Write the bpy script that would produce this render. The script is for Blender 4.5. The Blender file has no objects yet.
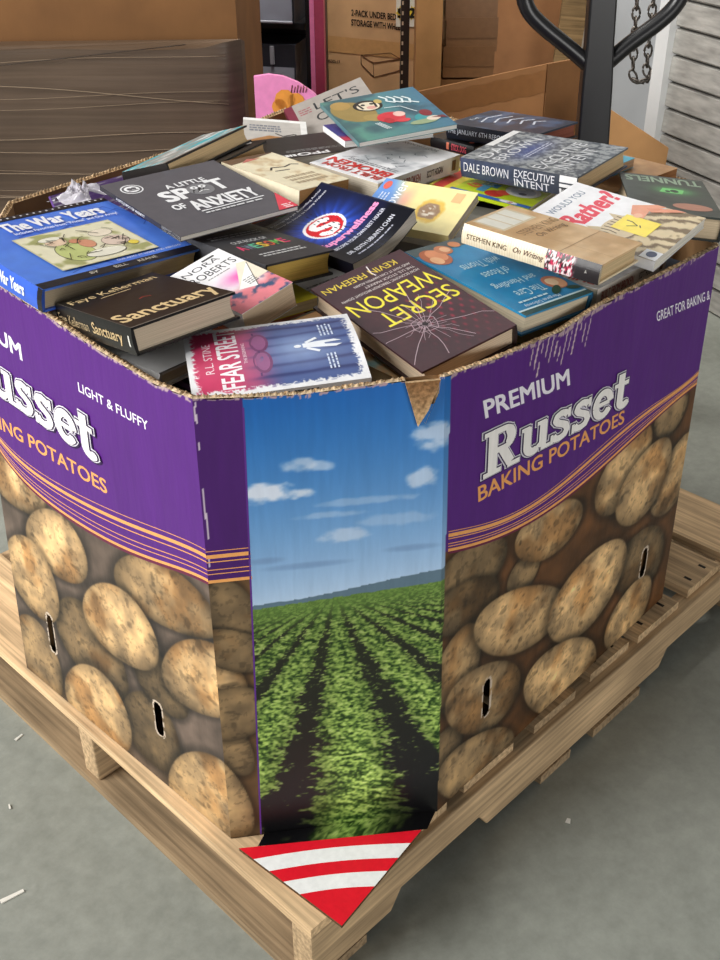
import bpy, math, random
import numpy as np
from mathutils import Matrix, Vector
SC = bpy.context.scene
COL = SC.collection
random.seed(7)

# ------------------------------------------------------------------ camera
cam = bpy.data.cameras.new('camera')
cam.sensor_fit = 'VERTICAL'; cam.sensor_height = 36.0; cam.lens = 1091.27 / 960 * 36.0
cam.clip_start = .02; cam.clip_end = 60
camo = bpy.data.objects.new('camera', cam); COL.objects.link(camo)
CP = np.array([-0.5553115, -0.6420992, 1.3408629])
CF = np.array([0.59812052, 0.59247393, -0.53965405])
CR = np.array([0.70121862, -0.71292499, -0.00551505])
CU = np.array([0.38800038, 0.3751168, 0.84186881])
camo.matrix_world = Matrix(((CR[0], CU[0], -CF[0], CP[0]), (CR[1], CU[1], -CF[1], CP[1]), (CR[2], CU[2], -CF[2], CP[2]), (0, 0, 0, 1)))
SC.camera = camo
# ------------------------------------------------------------------ light
SC.view_settings.view_transform = 'Standard'; SC.view_settings.look = 'None'
SC.view_settings.gamma = 1.0; SC.view_settings.use_curve_mapping = False
SC.view_settings.exposure = 0.22
world = bpy.data.worlds.new('world'); SC.world = world; world.use_nodes = True
bg = world.node_tree.nodes['Background']; bg.inputs[0].default_value = (.93, .97, 1, 1); bg.inputs[1].default_value = 0.095

def area(name, loc, target, sx, sy, power, color=(1, 1, 1)):
    l = bpy.data.lights.new(name, 'AREA'); l.shape = 'RECTANGLE'; l.size = sx; l.size_y = sy; l.energy = power; l.color = color
    o = bpy.data.objects.new(name, l); COL.objects.link(o); o.location = loc
    o.rotation_euler = (Vector(target) - Vector(loc)).to_track_quat('-Z', 'Y').to_euler()
    return o
area('dock_door_daylight', (-3.0, 1.8, 2.6), (0.3, 0.4, 0.6), 2.6, 2.4, 240, (1, .985, .96))
area('front_fill_light', (-1.6, -6.6, 1.15), (0.4, 0.3, 0.6), 4.2, 2.1, 190, (1, .98, .95))  # low fill added behind the camera to brighten upright faces but little floor
area('stock_fill_light', (1.55, 1.45, 3.1), (2.9, 2.8, 1.4), 1.4, .5, 95, (1, .97, .92))  # added fill that brightens the cartons in the background, no real lamp there
area('ceiling_lamp_light', (-0.6, 0.9, 4.2), (0.4, 0.5, 0.5), 1.2, 1.2, 12, (1, .98, .94))
# ------------------------------------------------------------------ helpers
def lin(c):
    c = np.asarray(c, float) / 255.0
    return np.where(c <= .04045, c / 12.92, ((c + .055) / 1.055) ** 2.4)

class MB:
    """collects coloured shapes and builds them as one mesh"""
    def __init__(s): s.v = []; s.c = []; s.f = []; s.m = []; s.n = 0; s.smooth = []
    def add(s, V, F, col, mat=0, smooth=False):
        V = np.asarray(V, float).reshape(-1, 3); col = np.asarray(col, float)
        if col.ndim == 1: col = np.tile(col, (len(V), 1))
        s.v.append(V); s.c.append(col)
        for f in F: s.f.append(tuple(int(i) + s.n for i in f)); s.m.append(mat); s.smooth.append(smooth)
        s.n += len(V)
    def poly(s, V, col, mat=0): s.add(V, [range(len(V))], col, mat)
    def grid(s, P, col, mat=0, mask=None, smooth=False):
        nx, ny = P.shape[0], P.shape[1]
        idx = np.arange(nx * ny).reshape(nx, ny)
        Q = np.stack([idx[:-1, :-1], idx[1:, :-1], idx[1:, 1:], idx[:-1, 1:]], -1)
        Q = Q.reshape(-1, 4) if mask is None else Q[mask]
        c = np.asarray(col, float)
        s.add(P.reshape(-1, 3), Q, c.reshape(-1, 3) if c.ndim > 1 else c, mat, smooth)
    def box(s, lo, hi, col, mat=0, nx=1, ny=1):
        (x0, y0, z0), (x1, y1, z1) = lo, hi
        xs = np.linspace(x0, x1, nx + 1); ys = np.linspace(y0, y1, ny + 1)
        X, Y = np.meshgrid(xs, ys, indexing='ij')
        s.grid(np.stack([X, Y, np.full_like(X, z1)], -1), col, mat)
        s.grid(np.stack([X, Y, np.full_like(X, z0)], -1)[:, ::-1], col, mat)
        for y, d in ((y0, 1), (y1, -1)):
            x = xs[::d]; s.grid(np.stack([np.stack([x, x * 0 + y, x * 0 + z], -1) for z in (z0, z1)], 1), col, mat)
        for x, d in ((x1, 1), (x0, -1)):
            y = ys[::d]; s.grid(np.stack([np.stack([y * 0 + x, y, y * 0 + z], -1) for z in (z0, z1)], 1), col, mat)
    def tube(s, pts, r, col, mat=0, n=10, closed=False):
        pts = [np.asarray(p, float) for p in pts]; m = len(pts); rings = []
        up = np.array([0, 0, 1.0])
        for i, p in enumerate(pts):
            a = pts[i - 1] if (i > 0 or closed) else p; b = pts[(i + 1) % m] if (i < m - 1 or closed) else p
            t = (b - a) / (np.linalg.norm(b - a) + 1e-12)
            u = np.cross(t, up)
            if np.linalg.norm(u) < .05: u = np.cross(t, [0, 1, 0])
            u /= np.linalg.norm(u); w = np.cross(u, t)
            rr = r[i] if hasattr(r, '__len__') else r
            rings.append([p + rr * (math.cos(k * 2 * math.pi / n) * u + math.sin(k * 2 * math.pi / n) * w) for k in range(n)])
        V = np.array(rings).reshape(-1, 3); F = []
        for i in range(m if closed else m - 1):
            j = (i + 1) % m
            for k in range(n): F.append((i * n + k, i * n + (k + 1) % n, j * n + (k + 1) % n, j * n + k))
        if not closed: F += [tuple(range(n))[::-1], tuple(range((m - 1) * n, m * n))]
        s.add(V, F, col, mat, True)
    def build(s, name, mats, parent=None, warp=None, matrix=None, bevel=0):
        me = bpy.data.meshes.new(name)
        V = np.concatenate(s.v)
        if warp: V = warp(V)
        me.from_pydata(V.tolist(), [], s.f)
        a = me.color_attributes.new('Col', 'FLOAT_COLOR', 'POINT')
        c = np.ones((len(V), 4), np.float32); c[:, :3] = lin(np.clip(np.concatenate(s.c), 0, 255))
        a.data.foreach_set('color', c.ravel())
        for m in (mats if isinstance(mats, (list, tuple)) else [mats]): me.materials.append(m)
        me.polygons.foreach_set('material_index', s.m)
        me.polygons.foreach_set('use_smooth', s.smooth)
        me.update()
        o = bpy.data.objects.new(name, me); COL.objects.link(o)
        if parent: o.parent = parent
        if matrix is not None: o.matrix_world = matrix
        if bevel:
            b = o.modifiers.new('bevel', 'BEVEL'); b.width = bevel; b.segments = 2; b.limit_method = 'ANGLE'
        return o

def tag(o, label=None, cat=None, group=None, kind=None):
    if label: o['label'] = label
    if cat: o['category'] = cat
    if group: o['group'] = group
    if kind: o['kind'] = kind
    return o
def empty(name, matrix=None):
    o = bpy.data.objects.new(name, None); COL.objects.link(o); o.empty_display_size = .05
    if matrix is not None: o.matrix_world = matrix
    return o

# value noise (used for printed pictures)
def vn(x, y, seed=0):
    x = np.asarray(x, float); y = np.asarray(y, float)
    xi = np.floor(x).astype(np.int64); yi = np.floor(y).astype(np.int64); fx = x - xi; fy = y - yi
    fx = fx * fx * (3 - 2 * fx); fy = fy * fy * (3 - 2 * fy)
    def h(a, b):
        n = (a * 374761393 + b * 668265263 + seed * 1442695041) & 0x7fffffff
        n = ((n ^ (n >> 13)) * 1274126177) & 0x7fffffff
        return ((n ^ (n >> 16)) & 0xffff) / 65535.0
    return (h(xi, yi) * (1 - fx) + h(xi + 1, yi) * fx) * (1 - fy) + (h(xi, yi + 1) * (1 - fx) + h(xi + 1, yi + 1) * fx) * fy
def fbm(x, y, seed=0, o=4):
    t = 0; a = .5
    for i in range(o): t = t + a * vn(x * 2 ** i, y * 2 ** i, seed + i * 17); a *= .5
    return t / (1 - .5 ** o)
def mix(a, b, t):
    t = np.clip(t, 0, 1)[..., None]; return np.asarray(a, float) * (1 - t) + np.asarray(b, float) * t
def smooth(a, b, x):
    t = np.clip((x - a) / (b - a), 0, 1); return t * t * (3 - 2 * t)

# ------------------------------------------------------------------ materials
def mat(name, rough=.5, col=None, spec=.5, metal=0, bump=None, noise=None, coat=0, blot=None):
    """Principled; base colour from the printed colour attribute or a fixed colour, varied by noise"""
    m = bpy.data.materials.new(name); m.use_nodes = True; nt = m.node_tree; N = nt.nodes; L = nt.links
    b = N['Principled BSDF']; b.inputs['Roughness'].default_value = rough; b.inputs['Metallic'].default_value = metal
    b.inputs['Specular IOR Level'].default_value = spec; b.inputs['Coat Weight'].default_value = coat; b.inputs['Coat Roughness'].default_value = .12
    tc = N.new('ShaderNodeTexCoord')
    if col is None:
        a = N.new('ShaderNodeAttribute'); a.attribute_name = 'Col'; src = a.outputs['Color']
    else:
        r = N.new('ShaderNodeRGB'); r.outputs[0].default_value = (*lin(col), 1); src = r.outputs[0]
    for noise in [q for q in (noise, blot) if q]:   # (scale xyz, detail, low, high)
        mp = N.new('ShaderNodeMapping'); mp.inputs['Scale'].default_value = noise[0]; L.new(tc.outputs['Object'], mp.inputs[0])
        nz = N.new('ShaderNodeTexNoise'); nz.inputs['Scale'].default_value = 1; nz.inputs['Detail'].default_value = noise[1]; L.new(mp.outputs[0], nz.inputs['Vector'])
        mr = N.new('ShaderNodeMapRange'); mr.inputs[1].default_value = .3; mr.inputs[2].default_value = .7; mr.inputs[3].default_value = noise[2]; mr.inputs[4].default_value = noise[3]
        L.new(nz.outputs['Fac'], mr.inputs[0])
        hs = N.new('ShaderNodeVectorMath'); hs.operation = 'SCALE'; L.new(src, hs.inputs[0]); L.new(mr.outputs[0], hs.inputs['Scale']); src = hs.outputs[0]
    L.new(src, b.inputs['Base Color'])
    if bump:    # (scale xyz, strength, distance)
        mp = N.new('ShaderNodeMapping'); mp.inputs['Scale'].default_value = bump[0]; L.new(tc.outputs['Object'], mp.inputs[0])
        nz = N.new('ShaderNodeTexNoise'); nz.inputs['Scale'].default_value = 1; nz.inputs['Detail'].default_value = 4; L.new(mp.outputs[0], nz.inputs['Vector'])
        bp = N.new('ShaderNodeBump'); bp.inputs['Strength'].default_value = bump[1]; bp.inputs['Distance'].default_value = bump[2]
        L.new(nz.outputs['Fac'], bp.inputs['Height']); L.new(bp.outputs[0], b.inputs['Normal'])
    return m
GLOSS = mat('glossy_printed_cover', .3, spec=.4, bump=((25, 25, 25), .12, .004), noise=((60, 60, 60), 3, .94, 1.05))
SATIN = mat('satin_printed_cover', .42, spec=.35, bump=((30, 30, 30), .1, .003), noise=((60, 60, 60), 3, .92, 1.06))
MATTE = mat('matt_paper', .8, spec=.2, noise=((80, 80, 80), 3, .92, 1.06))
PAGES = mat('page_edges', .85, spec=.15, noise=((6, 6, 1500), 2, .74, 1.12), bump=((4, 4, 1200), .35, .001))
PRINT = mat('printed_cardboard', .4, spec=.35, bump=((22, 22, 5), .3, .006), noise=((120, 120, 14), 2, .95, 1.04))
KRAFT = mat('brown_cardboard', .75, spec=.25, noise=((9, 9, 9), 5, .82, 1.12), bump=((90, 90, 6), .12, .003))
WOOD = mat('pallet_wood', .75, spec=.25, noise=((4, 150, 130), 5, .6, 1.3), blot=((5, 9, 9), 5, .68, 1.16), bump=((4, 90, 90), .4, .003))
WOODX = mat('pallet_wood_along_board', .75, spec=.25, noise=((150, 4, 130), 5, .6, 1.3), blot=((9, 5, 9), 5, .68, 1.16), bump=((90, 4, 90), .4, .003))
FLUTE = mat('corrugated_edge', .85, spec=.15, noise=((220, 220, 220), 2, .5, 1.2))
BLACKM = mat('black_painted_steel', .32, spec=.5, noise=((8, 8, 8), 3, .8, 1.2))
PLASTIC = mat('dark_plastic_sheet', .38, spec=.5, bump=((7, 7, 7), .3, .02), noise=((5, 5, 5), 3, .8, 1.2))
WALLM = mat('painted_wall', .6, spec=.3, noise=((3, 3, 3), 5, .86, 1.08))
WRAPPED = mat('stretch_wrapped_cardboard', .42, spec=.45, noise=((1.2, 1.2, 70), 6, .78, 1.2), blot=((4, 4, 5), 5, .8, 1.15), bump=((3, 3, 60), .25, .008))

# ------------------------------------------------------------------ lettering
_tc = {}
def glyphs(s, bold=0.0):
    """outline of a line of lettering in a unit box; column 2 is a tiny stacking height (bold = shifted copies)"""
    k = (s, round(bold, 4))
    if k in _tc: return _tc[k]
    cu = bpy.data.curves.new('lettering', 'FONT'); cu.body = s; cu.size = 1; cu.resolution_u = 3
    ob = bpy.data.objects.new('lettering', cu); COL.objects.link(ob)
    dg = bpy.context.evaluated_depsgraph_get(); dg.update()
    me = ob.evaluated_get(dg).to_mesh()
    V = np.array([v.co[:2] for v in me.vertices]).reshape(-1, 2); F = [tuple(p.vertices) for p in me.polygons]
    ob.evaluated_get(dg).to_mesh_clear(); bpy.data.objects.remove(ob); bpy.data.curves.remove(cu)
    lo = V.min(0); hi = V.max(0)
    VV = []; FF = []
    sh_ = [(0, 0)] if bold < .006 else [(bold * 1.3 * a, bold * b) for a, b in ((-1, -1), (1, -1), (-1, 1), (1, 1), (0, 0))]
    for q, (dx, dy) in enumerate(sh_):
        FF += [tuple(i + q * len(V) for i in f) for f in F]
        VV.append(np.column_stack([V + (dx, dy), np.full(len(V), q * 8e-6)]))
    V = np.concatenate(VV); V[:, :2] = (V[:, :2] - lo) / np.maximum(hi - lo, 1e-6)
    _tc[k] = (V, FF); return V, FF
# ================================================================== THE SETTING
def W(a, b, z):      # a: metres to the right, b: metres ahead of where the photographer stood
    return np.array([CP[0] + .70374529 * a + .71045236 * b, CP[1] - .71045236 * a + .70374529 * b, z])
AX = Matrix(((.70374529, .71045236, 0, CP[0]), (-.71045236, .70374529, 0, CP[1]), (0, 0, 1, 0), (0, 0, 0, 1)))   # frame of the objects behind the bin

def concrete():
    m = mat('concrete_floor', .55, col=(150, 152, 144), spec=.35)
    nt = m.node_tree; N = nt.nodes; L = nt.links; b = N['Principled BSDF']; tc = N['Texture Coordinate']
    def noise(sc, det, rough=.6):
        n = N.new('ShaderNodeTexNoise'); n.inputs['Scale'].default_value = sc; n.inputs['Detail'].default_value = det; n.inputs['Roughness'].default_value = rough
        L.new(tc.outputs['Object'], n.inputs['Vector']); return n
    n1 = noise(2.2, 8, .65); n2 = noise(34, 6, .7); n3 = noise(9, 4)
    cr = N.new('ShaderNodeValToRGB'); e = cr.color_ramp.elements
    e[0].position = .3; e[0].color = (*lin((118, 121, 113)), 1); e[1].position = .7; e[1].color = (*lin((158, 161, 152)), 1)
    ad = N.new('ShaderNodeMath'); ad.operation = 'MULTIPLY_ADD'; ad.inputs[1].default_value = .45; L.new(n2.outputs['Fac'], ad.inputs[0])
    sb = N.new('ShaderNodeMath'); sb.operation = 'MULTIPLY'; sb.inputs[1].default_value = .55; L.new(n1.outputs['Fac'], sb.inputs[0]); L.new(sb.outputs[0], ad.inputs[2])
    L.new(ad.outputs[0], cr.inputs[0])
    sp = N.new('ShaderNodeMapRange'); sp.inputs[1].default_value = .66; sp.inputs[2].default_value = .74; sp.inputs[3].default_value = 0; sp.inputs[4].default_value = .35; L.new(n3.outputs['Fac'], sp.inputs[0])
    mx = N.new('ShaderNodeMix'); mx.data_type = 'RGBA'; L.new(sp.outputs[0], mx.inputs[0]); L.new(cr.outputs[0], mx.inputs[6]); mx.inputs[7].default_value = (*lin((176, 178, 170)), 1)
    L.new(mx.outputs[2], b.inputs['Base Color'])
    bp = N.new('ShaderNodeBump'); bp.inputs['Strength'].default_value = .15; bp.inputs['Distance'].default_value = .004; L.new(n2.outputs['Fac'], bp.inputs['Height']); L.new(bp.outputs[0], b.inputs['Normal'])
    return m
f = MB(); f.box((-4, -4, -.1), (7, 7, 0), (150, 150, 145)); tag(f.build('floor', concrete()), kind='structure')
w = MB(); w.box((-4.5, 6.0, 0), (4.2, 6.15, 3.4), (150, 140, 128)); tag(w.build('wall_back', WALLM, matrix=AX), kind='structure')
# pale panel wall between the stock and the shutter
w = MB(); w.box((.785, 3.84, 0), (1.02, 3.92, 3.0), (196, 199, 202)); tag(w.build('wall_right', WALLM, matrix=AX), kind='structure')
# roller shutter: slats along a wall that runs towards the camera on the right
SD = np.array([.398, -.917]); S0 = np.array([.925, 3.3])
def sh(k, z, off=0):   # k metres along the shutter, off metres out into the room
    q = S0 + SD * k + np.array([-.917, -.398]) * off; return W(q[0], q[1], z)
SHUT = mat('dirty_galvanised_steel', .5, spec=.5, metal=.25, noise=((14, 14, 70), 6, .68, 1.15), bump=((40, 40, 80), .25, .003))
s = MB(); ks = np.linspace(-.03, 2.0, 30)
z = 0.0; prof = []
while z < 2.6:
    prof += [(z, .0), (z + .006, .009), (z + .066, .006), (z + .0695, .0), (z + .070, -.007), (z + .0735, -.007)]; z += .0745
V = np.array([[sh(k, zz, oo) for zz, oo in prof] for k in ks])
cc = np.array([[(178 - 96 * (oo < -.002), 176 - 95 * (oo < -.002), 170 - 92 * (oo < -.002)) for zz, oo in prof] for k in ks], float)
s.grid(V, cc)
sx = random.Random(3)
tag(s.build('door_1', SHUT), kind='structure')
s = MB()   # door guide post
P = [sh(-.075, 0, .03), sh(-.02, 0, .03), sh(-.02, 0, -.04), sh(-.075, 0, -.04)]
Q = [p + np.array([0, 0, 2.7]) for p in P]
s.add(P + Q, [(0, 1, 5, 4), (1, 2, 6, 5), (2, 3, 7, 6), (3, 0, 4, 7), (4, 5, 6, 7)], (222, 224, 224))
tag(s.build('trim_1', WALLM), kind='structure')
# ================================================================== PALLET
ZP = .1279
pal = empty('pallet', Matrix.Translation((0, 0, 0)))
tag(pal, 'worn wooden shipping pallet under the purple potato bin', 'pallet')
rp = random.Random(5)
def wc(): k = rp.uniform(.9, 1.1); return np.array((182, 155, 120)) * k
for i, y in enumerate((0, .489, .981)):      # stringers with two fork notches
    pr = [(0, .018), (0, .111), (1.22, .111), (1.22, .018), (1.07, .018), (1.05, .05), (.86, .05), (.84, .018), (.36, .018), (.34, .05), (.17, .05), (.15, .018)]
    m = MB(); n = len(pr); lo = [(x, y, z) for x, z in pr]; hi = [(x, y + .038, z) for x, z in pr]
    m.add(lo + hi, [tuple(range(n))[::-1], tuple(range(n, 2 * n))] + [(k, (k + 1) % n, n + (k + 1) % n, n + k) for k in range(n)], wc())
    m.build('stringer', WOOD, pal, bevel=.003)
for x0, x1, y0 in ((0.0, .14, 0.0), (.175, .275, .012), (.315, .43, .014), (.479, .587, .012), (.634, .745, .016), (.768, .896, .012), (.935, 1.045, .016), (1.075, 1.22, .004)):
    m = MB(); m.box((x0, y0, .1112), (x1, 1.02 - y0, ZP), wc() * (1.12 if x0 == 0 else 1), ny=1)
    if x0 > 0:
        for xx in (x0 + .03, x1 - .03): m.box((xx - .003, y0 + .012, ZP), (xx + .003, y0 + .026, ZP + .0004), (40, 34, 30))
    else:
        for yy in (.02, .5, 1.0): m.box((.03, yy, ZP), (.036, yy + .006, ZP + .0004), (60, 50, 42))
    m.build('deck_board', WOODX, pal, bevel=.002)
for x0, x1, e in ((-.006, .1, 0), (.492, .572, .002), (.634, .774, .004), (1.09, 1.22, 0)):
    m = MB(); m.box((x0, -e, .0002), (x1, 1.02 + e, .0178), wc() * .92); m.build('bottom_board', WOODX, pal, bevel=.002)
FACE = {"rim":{"L":[[0.0936,0.6809],[0.2152,0.6767],[0.3094,0.6702],[0.4273,0.6668],[0.5014,0.675]],"C":[[-0.0,0.675],[0.0639,0.6712],[0.1199,0.6692],[0.1768,0.6725],[0.239,0.6755],[0.2868,0.6762]],"R":[[-0.0,0.6762],[0.0994,0.667],[0.2216,0.6627],[0.3104,0.672],[0.4615,0.6738],[0.6327,0.6767]]},"pot":{"L":[[0.0485,0.0522,0.0417,-0.0587,-0.0565,-0.0494,0.75],[0.2081,0.1613,0.0699,-0.0537,-0.0645,-0.0633,0.6],[0.34,0.088,0.0454,-0.0441,-0.0587,-0.0646,0.5],[0.3779,0.2004,0.0461,-0.0287,-0.0422,-0.0474,0.5],[0.0604,0.3759,0.0615,-0.0214,-0.0582,-0.049,0.95],[0.1493,0.3131,0.0565,-0.032,-0.0673,-0.0587,1.05],[0.0629,0.2105,0.0432,-0.058,-0.0668,-0.0523,0.95],[0.407,0.3641,0.1053,0.0022,-0.0444,-0.0627,0.8],[0.2934,0.2509,0.0689,-0.0315,-0.0665,-0.0703,1.0],[0.4783,0.273,0.0815,0.0044,-0.0526,-0.0852,0.95],[0.205,0.0425,0.0595,-0.0467,-0.0713,-0.076,0.95],[0.4672,0.0545,0.0784,-0.0142,-0.0634,-0.099,0.9]],"R":[[0.0656,0.3857,0.0646,0.0146,0.0404,-0.0505,0.6],[0.0557,0.3358,0.0634,0.0047,0.0344,-0.0497,0.55],[0.0388,0.2393,0.0326,0.0564,0.0455,-0.0432,0.8],[0.1825,0.3185,0.0303,0.0245,0.0291,-0.0271,0.7],[0.528,0.1474,0.0476,0.0434,0.077,-0.0656,0.6],[0.0151,0.1097,0.032,0.0244,0.0293,-0.037,0.6],[0.5611,0.4179,0.0359,0.0294,0.0426,-0.0287,0.7],[0.2399,0.3592,0.0746,0.0094,0.0456,-0.0533,0.95],[0.4323,0.3706,0.058,0.0554,0.059,-0.0436,0.95],[0.606,0.2827,0.0505,0.0626,0.0587,-0.0412,0.9],[0.5028,0.3159,0.0587,0.0555,0.0647,-0.0483,1.0],[0.186,0.234,0.1066,-0.0199,0.0477,-0.0811,1.0],[0.5117,0.0426,0.0539,0.0481,0.0568,-0.0529,0.95],[0.3682,0.1791,0.0903,0.0481,0.0731,-0.0721,1.08],[0.3127,0.0409,0.0807,0.0183,0.0779,-0.0958,1.0],[0.1057,0.1427,0.0735,0.0081,0.0579,-0.084,0.85],[0.0939,0.0238,0.0856,-0.0029,0.0459,-0.0766,0.8]]},"potC":[[0.0252,0.3889,0.0246,-0.0436,-0.0276,-0.0234,0.6],[-0.0136,0.2897,0.0473,-0.0538,-0.0306,-0.0461,0.95],[0.0031,0.18,0.0295,-0.0594,-0.0263,-0.0241,0.65],[-0.0201,0.0846,0.0451,-0.0813,-0.0365,-0.042,0.9]]}
# ================================================================== PRINTED CARDBOARD BIN
FB = [(.0082, .6817), (.0209, .1805), (.2515, .0101), (.8841, .0383), (1.085, .215), (1.075, .72), (.86, .90), (.215, .87)]
FT = [(.040, .6673, .8048), (.0266, .1765, .8068), (.2428, .0205, .8064), (.8797, .0474, .7715), (1.085, .21, .785), (1.075, .72, .80), (.86, .955, .815), (.222, .875, .805)]
FW = [.5014, .2868, .6332, .268, .506, .281, .646, .279]
FH = .675
bin_ = empty('cardboard_bin', Matrix.Translation((0, 0, 0)))
tag(bin_, 'tall purple eight-sided cardboard potato bin full of books, standing on the pallet', 'bin')
FB3 = [np.array((x, y, ZP + .001)) for x, y in FB]; FT3 = [np.array(q) for q in FT]
def facep(i, x, y, off=0.0):
    """point on wall i: x metres along it, y metres up, off metres outwards"""
    j = (i + 1) % 8; s = np.asarray(x, float) / FW[i]; t = np.asarray(y, float) / FH
    s = s[..., None]; t = t[..., None]
    P = (FB3[i] * (1 - s) + FB3[j] * s) * (1 - t) + (FT3[i] * (1 - s) + FT3[j] * s) * t
    d = FB3[j] - FB3[i]; n = np.array([d[1], -d[0], 0]); n /= np.linalg.norm(n)
    return P + n * off
PURPLE = np.array((84, 30, 122.)); ORANGE = np.array((238, 166, 96.))
xs_ = {}
def poly_curve(P, deg):
    P = np.array(P); return np.polyfit(P[:, 0], P[:, 1], deg)
CURV = {'L': (np.polyfit([.0, .0209, .1108, .2454, .3694, .4895, .55], [.43, .4168, .385, .3863, .4058, .4371, .437], 5), np.polyfit([0, .0261, .1184, .2538, .3763, .494, .55], [.447, .4367, .4174, .4292, .4495, .4749, .474], 5)),
        'R': (np.polyfit([-.02, .0119, .097, .1973, .3343, .4378, .5559, .65], [.455, .4412, .4157, .4002, .4014, .42, .436, .443], 5), np.polyfit([-.02, .0112, .1386, .2604, .3795, .5027, .65], [.475, .4647, .4289, .4252, .4417, .4526, .467], 5))}
def potatoes(X, Y, rgb, lst, seed):
    for k, (cx, cy, ax, ay, bx, by, br) in enumerate(lst):
        det = ax * by - ay * bx; dx = X - cx; dy = Y - cy
        a = (dx * by - dy * bx) / det; b = (-dx * ay + dy * ax) / det
        wob = 1 + .10 * (fbm(X * 9, Y * 9, seed + k, 2) - .5)
        b = b * (1.13 + .16 * a)
        r2 = (a * a + b * b) * wob
        rgb = rgb * (1 - .35 * (smooth(1.5, 1.0, r2))[..., None])
        sp = fbm(X * 150, Y * 150, seed + 3 * k, 3); bl = fbm(X * 38, Y * 38, seed + 5 * k + 1, 4)
        tone = br * (1.04 - .42 * np.clip(r2, 0, 1) ** 2.2 + .10 * np.clip((dy - .3 * dx) / .05, -1, 1)) * (.62 + .76 * bl) * np.where(sp > .66, .84, 1)
        col = np.stack([204 * tone, (170 - 4 * bl) * tone, (126 - 12 * bl) * tone], -1)
        eyes = smooth(.72, .82, fbm(X * 60, Y * 90, seed + 9 * k + 2, 2)); col = col * (1 - .24 * eyes[..., None]); mott = smooth(.5, .72, fbm(X * 17, Y * 17, seed + 11 * k, 4)); col = mix(col, col * np.array((.82, .75, .67)), mott)
        m = smooth(1.03, .95, r2)[..., None]
        rgb = rgb * (1 - m) + col * m
    return rgb
def purple_print(X, Y, side, lst, dark, seed):
    lo, up = CURV[side]; yl = np.polyval(lo, X); yu = np.polyval(up, X)
    n = fbm(X * 30, Y * 8, seed, 3)
    d = fbm(X * 22, Y * 22, seed + 4, 4)
    rgb = np.asarray(dark, float) * (.55 + .9 * d)[..., None]
    rgb = potatoes(X, Y, rgb, lst, seed)
    pur = PURPLE * (.96 + .08 * n)[..., None]
    pm = smooth(yl - .001, yl + .0005, Y)[..., None]
    return rgb * (1 - pm) + pur * pm
def wear(X, Y, top, rgb, seed, amt=1.0):
    """bare paper where the print has scuffed off along the rim"""
    d = top - Y; n = fbm(X * 260, Y * 90, seed, 3)
    m = (d < .0022 + .012 * amt * np.clip(fbm(X * 30, Y * 0 + seed, seed, 2) - .5, 0, 1)) & (n > .45)
    return np.where(m[..., None], np.array((176, 150, 158.)), rgb)
def field_print(X, Y):
    hz = .397 + (X - .16) * .055
    rgb = mix((186, 208, 232), (22, 98, 176), np.clip((Y - hz) / .27, 0, 1) ** .8)
    def cloud(cx, cy, rx, ry, st, seed):
        nonlocal rgb
        r = ((X - cx) / rx) ** 2 + ((Y - cy) / ry) ** 2
        m = smooth(1.1, .1, r + 1.5 * (fbm(X * 60, Y * 110, seed, 4) - .5)) * st
        rgb = mix(rgb, (226, 230, 240), m)
    for c in ((.073, .552, .036, .015, .9, 1), (.112, .547, .022, .008, .85, 2), (.114, .584, .025, .011, .6, 3), (.139, .580, .02, .007, .55, 4), (.262, .552, .022, .016, .65, 5), (.277, .606, .028, .02, .7, 6),
              (.165, .486, .035, .012, .5, 7), (.19, .53, .07, .006, .3, 8), (.15, .515, .05, .005, .3, 9), (.23, .50, .05, .01, .25, 10)): cloud(*c)
    for cx, cy, rx, ry in ((.12, .448, .07, .006), (.25, .458, .045, .006), (.07, .46, .03, .006)):
        r = ((X - cx) / rx) ** 2 + ((Y - cy) / ry) ** 2; rgb = mix(rgb, (112, 142, 182), smooth(1, 0, r) * .6)
    hill = hz + .006 + .012 * smooth(.1, .29, X)
    rgb = np.where((Y < hill)[..., None], np.array((92, 116, 132.)), rgb)
    d = np.maximum(hz - Y, .0004)
    q = (X - (.1526 + .024 * np.clip((hz - Y) / .35, 0, 1))) / (d + .006)
    ph = q / .55
    wig = .22 * (fbm(q * 6, np.log(d) * 9, 21, 3) - .5)
    row = np.cos(2 * np.pi * (ph + wig))        # +1 on the crest of a row
    near = np.clip(d / .4, 0, 1)
    k = 14 + 60 * (1 - near) ** 2
    lf = fbm(X * (60 + 190 * (1 - near)), Y * (76 + 280 * (1 - near)), 31, 3); lf2 = vn(X * 300, Y * 330, 44)
    edge = row + 1.5 * (lf - .5)
    leaf = mix((24, 52, 14), (168, 198, 98), smooth(.24, .70, .65 * lf + .35 * lf2))
    leaf = mix(leaf, (204, 220, 140), smooth(.56, .8, lf) * smooth(.45, .85, lf2) * .9)
    leaf = leaf * (.82 + .34 * np.clip(near * 1.3, 0, 1) * smooth(-.2, 1, row))[..., None]
    soil = mix((34, 40, 22), (26, 24, 30), near)
    g = mix(soil, leaf, smooth(-.85 + .3 * near, -.45 + .3 * near, edge))
    far = smooth(.05, 0, d); g = mix(g, (104, 138, 62), far * .75)
    g = g * (1 - .75 * smooth(.315, .4, d) * (1 - .75 * np.exp(-((X - .165) / .06) ** 2)))[..., None]
    rgb = np.where((Y < hz)[..., None], g, rgb)
    return rgb
HOLES = {0: [((.0956, .1256), .0075, .036), ((.3612, .128), .0085, .030)], 2: [((.107, .1395), .008, .034), ((.5388, .1347), .008, .030)]}
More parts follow.
